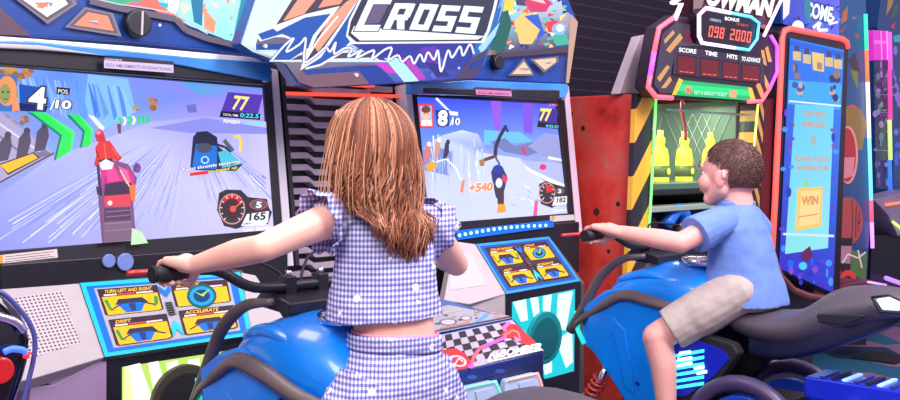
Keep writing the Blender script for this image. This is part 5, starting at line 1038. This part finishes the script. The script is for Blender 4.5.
# ---------------- girl
def girl():
    t = thing('person', 'girl with long auburn hair in blue gingham top and shorts, gripping the handlebar', 'person', (1.537, 1.66, .14), 'children riding the snow bikes')
    SK = skin('girl_skin', (250, 196, 172)); f = Flesh()
    hc = Vector((1.512, 1.728, 1.424)); head(f, hc, .98)
    SLd = Vector((1.415, 1.745, 1.268)); SRd = Vector((1.655, 1.68, 1.25)); ax_ = ((SRd - SLd).normalized(), Vector((0, 0, 1)).cross((SRd - SLd).normalized()))
    flr = ax_
    f.rings([ring((1.537, 1.66, .87), .105, .08, n=26, e=2.3), ring((1.537, 1.66, .93), .112, .082, n=26, e=2.3), ring((1.538, 1.668, .985), .098, .07, n=26, e=2.3, ax=flr), ring((1.538, 1.672, 1.03), .094, .068, n=26, e=2.3, ax=flr),
             ring((1.538, 1.685, 1.1), .1, .07, n=26, ax=flr), ring((1.537, 1.70, 1.18), .112, .073, n=26, ax=flr), ring((1.536, 1.71, 1.24), .112, .065, n=26, ax=flr), ring((1.534, 1.714, 1.285), .07, .05, n=26, ax=flr), ring((1.532, 1.712, 1.31), .045, .045, n=26, ax=flr)])
    f.cap(SLd, SRd, .04, .04)
    EL, WL = Vector((1.222, 1.735, 1.216)), Vector((1.185, 1.94, 1.168)); gl = Vector((1.537 - .352, 2.03, 1.145))
    f.chain([SLd, SLd.lerp(EL, .5) + Vector((0, 0, .002)), EL], [.041, .035, .030]); f.chain([EL, EL.lerp(WL, .35) + Vector((0, 0, .003)), WL], [.030, .031, .0205])
    ER, WR = Vector((1.84, 1.765, 1.135)), Vector((1.885, 1.945, 1.165)); gr = Vector((1.537 + .352, 2.03, 1.145))
    f.chain([SRd, SRd.lerp(ER, .5), ER], [.041, .036, .031]); f.chain([ER, ER.lerp(WR, .4), WR], [.031, .031, .021])
    hand(f, WL, gl, 1); hand(f, WR, gr, -1)
    for s in (-1, 1):
        hip = Vector((1.537 + s * .065, 1.66, .89)); kn = Vector((1.537 + s * .245, 1.70, .56)); an = Vector((1.537 + s * .27, 1.56, .22))
        f.chain([hip, kn, kn.lerp(an, .35) + Vector((0, -.01, 0)), an], [.075, .05, .045, .03]); f.cap(an + Vector((0, -.02, -.035)), an + Vector((0, .12, -.05)), .03, .026, flat=1)
    f.build('body', SK, t, .0035, 5)
    face_parts(t, hc, .98)
    # gingham top
    g = Flesh()
    g.rings([ring((1.535, 1.70, 1.040), .140, .106, n=40, e=2.2, ax=flr), ring((1.536, 1.70, 1.07), .134, .100, n=40, e=2.2, ax=flr), ring((1.538, 1.70, 1.11), .125, .092, n=40, e=2.2, ax=flr), ring((1.539, 1.70, 1.17), .119, .086, n=40, e=2.2, ax=flr), ring((1.537, 1.71, 1.235), .122, .078, n=40, ax=flr), ring((1.535, 1.714, 1.275), .102, .064, n=40, ax=flr), ring((1.533, 1.714, 1.30), .062, .053, n=40, ax=flr)])
    g.cap(SLd, SRd, .048, .048)
    # hem of the top hangs lower on her left
    for v in g.V[:40]: v.z += (v.x - 1.541) * .08 - (v.y - 1.70) * .05
    o = g.build('gingham_top', GING, t, .004, 3, .0055, 17)
    for s, S_, dr in ((-1, SLd, (EL - SLd).normalized()), (1, SRd, (ER - SRd).normalized())):
        # flared ruffle sleeves
        rs = []; side = dr.cross(Vector((0, 0, 1))).normalized(); upv = side.cross(dr)
        for q, rr in ((-.03, .046), (.0, .054), (.02, .060), (.04, .066)):
            rr_ = []
            for k in range(48):
                a = 2 * math.pi * k / 48; w_ = 1 + (.09 * max(0, q) / .04) * math.sin(k * 48 / 48 * 2 * math.pi * 9 / 48 * 1.0)
                rr_.append(S_ + dr * (q + .004 * math.sin(a * 5)) + (side * math.cos(a) * .95 + upv * math.sin(a) * 1.1) * rr * w_ + Vector((0, 0, .004)))
            rs.append(rr_)
        loft('ruffle_sleeve', rs, GING, t, cap=(False, False), thick=.003)
    # shorts
    g = Flesh()
    g.rings([ring((1.537, 1.662, .855), .148, .105, n=40, e=2.3), ring((1.537, 1.662, .90), .142, .102, n=40, e=2.3), ring((1.537, 1.664, .95), .122, .088, n=40, e=2.3), ring((1.538, 1.668, .978), .103, .076, n=40, e=2.3, ax=flr), ring((1.538, 1.668, 1.0), .103, .076, n=40, e=2.3, ax=flr)])
    for s in (-1, 1):
        g.cap(Vector((1.537 + s * .07, 1.662, .90)), Vector((1.537 + s * .20, 1.69, .68)), .088, .098, open_=True)
    g.build('gingham_shorts', GING, t, .004, 3, .006, 17)
    rb = [ring((1.538, 1.668, z), .1045 + r, .0775 + r, n=60, e=2.3, ax=flr) for z, r in ((.972, .004), (.978, .007), (.984, .003), (.990, .007), (.997, .003), (1.003, .006), (1.006, .0))]
    loft('waistband', rb, GING, t, cap=(False, False), thick=.003)
    loft('pink_strap', [ring((1.538, 1.668, z), .1015, .0745, n=60, e=2.3, ax=flr) for z in (1.0, 1.012)], mat('pink_elastic', (248, 150, 176), .6), t, cap=(False, False), thick=.002)
    # hair: many wavy strands from the crown over the back and the sides
    paths = []; radii = []; cols = []
    pal = [(166, 98, 62), (136, 76, 48), (184, 116, 78), (112, 62, 42), (204, 142, 104), (92, 50, 36), (224, 170, 138), (152, 88, 56)]
    R_ = random.Random(3)
    part = Vector((0.0, .02, 0))
    for i in range(2100):
        ph = R_.uniform(-2.45, 2.45)          # 0 = straight back
        if abs(ph) > 2.1 and R_.random() < .4: ph *= .8
        lay = R_.random(); k = .98
        lock = math.sin(ph * 11) * .5 + math.sin(ph * 23 + 2) * .3
        rr = .082 + .012 * lay; L_ = R_.uniform(.62, 1.0) * (1.0 - .46 * min(1, abs(ph - .3) / 2.0) ** 1.3 + .10 * lock)
        top = hc + part * k + Vector((0, 0, .0)); pts = []
        th0 = R_.uniform(.02, .75) if R_.random() < .6 else .04
        n = 17; fa = R_.uniform(20, 30); p0 = R_.uniform(0, .9) + lock * 2; am = R_.uniform(.004, .015)
        zend = hc.z - .012 - .250 * L_ + (.02 * lock)
        for j in range(n):
            u = j / (n - 1)
            if u < .45:
                th = th0 + (1.55 - th0) * (u / .45); x = math.sin(ph) * math.sin(th) * .088; y = -math.cos(ph) * math.sin(th) * .104; z = math.cos(th) * .102 + .012
                q = 1 + .09 * lay + .03 * lock; p = hc + Vector((x * q, y * q - .008, z * (1 + .05 * lay)))
            else:
                w_ = (u - .45) / .55; z = hc.z + .012 - (hc.z + .012 - zend) * w_
                sp = 1 + .17 * math.sin(w_ * 2.3) - .24 * w_ * w_ + .07 * lock * w_; x = math.sin(ph) * .088 * (1 + .09 * lay + .03 * lock); y = -math.cos(ph) * .104 * (1 + .09 * lay + .03 * lock)
                x *= sp * (1 - .1 * w_ * (abs(ph) > 1.3)); y = y * (1 - .12 * w_) if y < 0 else y * (1 - .9 * w_)
                wv = am * min(1, w_ * 1.6); x += wv * math.sin(fa * w_ * .55 + p0 * 3); y += wv * .7 * math.cos(fa * w_ * .5 + p0 * 4)
                p = Vector((hc.x + x, hc.y - .008 + y, z))
                if z < 1.30:   # lie on the shoulders and the back
                    lim = 1.715 - .088 - .02 * lay; 
                    if p.y > lim and p.y < 1.75: p.y = p.y + (lim - p.y) * min(1, (1.30 - z) / .04)
            pts.append(p)
        paths.append(pts); r0 = R_.uniform(.0011, .0029); radii.append([r0 * (1 if j < n * .8 else 1 - .85 * (j - n * .8) / (n * .2)) * (.7 if j == 0 else 1) for j in range(n)]); c = pal[int(max(0, min(7, 2.4 + 2.6 * noise.noise(Vector((ph * 5, 3.1, 0))) + R_.gauss(0, 1.5))))]; cols.append(c)
    for i in range(70):   # stray flyaway hairs
        ph = R_.uniform(-2.2, 2.2); x = math.sin(ph) * .1; y = -math.cos(ph) * .112; b_ = R_.uniform(.01, .045); s = 1 if x > 0 else -1
        paths.append([hc + Vector((x * (.7 + .3 * u) + s * b_ * math.sin(u * 2.6), y * (.7 + .3 * u) - b_ * .4 * math.sin(u * 3), .09 - .24 * u)) for u in [j / 9 for j in range(10)]]); radii.append([.0007] * 10); cols.append((226, 170, 130))
    h = strand_mesh('hair', paths, radii, cols, hairmat('auburn_hair'), t)
    c_ = Flesh(); c_.ell(hc + Vector((0, -.012, .016)), .081, .098, .097); c_.ell(hc + Vector((0, -.05, -.07)), .07, .045, .09)
    c_.build('hair_cap', mat('auburn_root', (160, 98, 64), .5), h, .005, 3, cut=lambda p: p.y > hc.y + .045 and p.z < hc.z + .055)
    return t
girl()
# ---------------- boy
def boy():
    t = thing('person', 'boy with short brown hair in blue t-shirt and beige shorts on the bike', 'person', (3.144, 1.64, .6), 'children riding the snow bikes')
    SK = skin('boy_skin', (240, 180, 164)); f = Flesh(); hc = Vector((3.13, 1.70, 1.358)); k = 1.10; head(f, hc, k)
    f.rings([ring((3.144, 1.64, .93), .10, .075, n=24), ring((3.144, 1.64, 1.0), .098, .075, n=24), ring((3.142, 1.655, 1.1), .098, .07, n=24), ring((3.14, 1.67, 1.18), .11, .068, n=24), ring((3.138, 1.675, 1.225), .08, .06, n=24), ring((3.136, 1.68, 1.26), .05, .05, n=24)])
    SN, SF = Vector((3.03, 1.675, 1.195)), Vector((3.255, 1.70, 1.195)); f.cap(SN, SF, .042, .042)
    EN, WN = Vector((2.87, 1.735, 1.13)), Vector((2.815, 1.935, 1.158)); gn = Vector((3.144 - .345, 2.03, 1.145))
    f.chain([SN, SN.lerp(EN, .5), EN], [.042, .038, .034]); f.chain([EN, EN.lerp(WN, .35), WN], [.034, .034, .023])
    EF, WF = Vector((3.42, 1.75, 1.12)), Vector((3.47, 1.94, 1.158)); gf = Vector((3.144 + .345, 2.03, 1.145))
    f.chain([SF, EF, WF], [.042, .034, .023]); hand(f, WN, gn, 1, 1.05); hand(f, WF, gf, -1, 1.05)
    for s in (-1, 1):
        hip = Vector((3.144 + s * .08, 1.67, .945)); kn = Vector((3.144 + s * .235, 1.845, .80)); an = Vector((3.144 + s * .235, 1.80, .50))
        f.chain([hip, kn], [.06, .050]); f.chain([kn, kn.lerp(an, .3) + Vector((0, -.012, 0)), an], [.049, .044, .028]); f.cap(an + Vector((0, -.02, -.03)), an + Vector((0, .11, -.045)), .028, .024)
    f.build('body', SK, t, .0035, 5); face_parts(t, hc, k)
    # t-shirt
    TS = mat('heather_blue_cotton', (108, 140, 206), .85, var=.07, vscale=30, bump=.35, bscale=22); g = Flesh()
    g.rings([ring((3.144, 1.645, .912), .146, .132, n=36, e=2.3), ring((3.144, 1.65, .96), .142, .128, n=36, e=2.3), ring((3.143, 1.655, 1.03), .128, .112, n=36, e=2.3), ring((3.142, 1.66, 1.1), .126, .102, n=36, e=2.2), ring((3.14, 1.672, 1.17), .13, .092, n=36), ring((3.138, 1.68, 1.215), .105, .078, n=36), ring((3.136, 1.685, 1.25), .064, .062, n=36)])
    g.cap(SN, SF, .052, .052)
    for S_, E_ in ((SN, EN), (SF, EF)): g.cap(S_, S_.lerp(E_, .66), .056, .066, open_=True)
    g.build('t_shirt', TS, t, .004, 3, .006, 9)
    loft('neck_band', [ring((3.136, 1.685 - (z - 1.245) * .2, z), r, r * .98, n=30) for z, r in ((1.245, .064), (1.256, .060), (1.264, .057))], TS, t, cap=(False, False), thick=.003)
    SHM = mat('beige_cotton', (186, 170, 160), .85, var=.06, bump=.3, bscale=30); g = Flesh()
    g.rings([ring((3.144, 1.64, .895), .115, .095, n=30, e=2.4), ring((3.144, 1.64, .93), .122, .10, n=30, e=2.4), ring((3.144, 1.645, .98), .11, .09, n=30)])
    for s in (-1, 1):
        hip = Vector((3.144 + s * .082, 1.635, .958)); kn = Vector((3.144 + s * .235, 1.845, .80)); g.cap(hip, hip.lerp(kn, .5), .079, .080); g.cap(hip.lerp(kn, .3), hip.lerp(kn, .83), .080, .073, open_=True)
    g.build('shorts', SHM, t, .004, 3, .004, 14)
    # short hair
    hm_ = hairmat('short_brown_hair'); paths = []; radii = []; cols = []; R_ = random.Random(5)
    def line(v):   # hairline in head space
        return v.z > (.062 if v.y > .045 else .02 + .032 * max(0, (v.y - .0) / .05) if v.y > 0 else -.045 - .0 * v.y if v.y < -.03 else -.045 + .065 * (v.y + .03) / .03)
    base = Flesh(); base.ell((0, -.008, .012), .078, .0965, .0925)
    for i in range(4200):
        th = math.acos(R_.uniform(-.62, 1)); ph = R_.uniform(0, 2 * math.pi)
        v = Vector((.076 * math.sin(th) * math.cos(ph), .094 * math.sin(th) * math.sin(ph) - .008, .09 * math.cos(th) + .012))
        if not line(v): continue
        if abs(v.x) > .06 and -.03 < v.y < .012 and v.z < .012: continue
        n_ = Vector((v.x / .076, (v.y + .008) / .094, (v.z - .012) / .09)).normalized()
        fl = (v - Vector((.01, -.05, .098))).normalized(); fl = (fl - n_ * fl.dot(n_)); ln = R_.uniform(.006, .011)
        paths.append([hc + (v * 1.0) * k, hc + (v + n_ * .003 + fl * ln * .5) * k, hc + (v + n_ * .0035 + fl * ln) * k]); radii.append([.0014, .0012, .0005]); cols.append(R_.choice([(92, 58, 52), (74, 48, 46), (108, 70, 60), (82, 52, 48), (120, 80, 68)]))
    h = strand_mesh('hair', paths, radii, cols, hm_, t, 3)
    V = [hc + v * k for v in base.V]; me_keep = []
    for fc in base.F:
        c = sum((base.V[i] for i in fc), Vector()) / len(fc)
        if line(c * .96) and not (abs(c.x) > .06 and -.03 < c.y < .012 and c.z < .008): me_keep.append(fc)
    mesh_obj('hair_cap', V, me_keep, mat('brown_root', (92, 60, 54), .6), h, True)
    return t
boy()
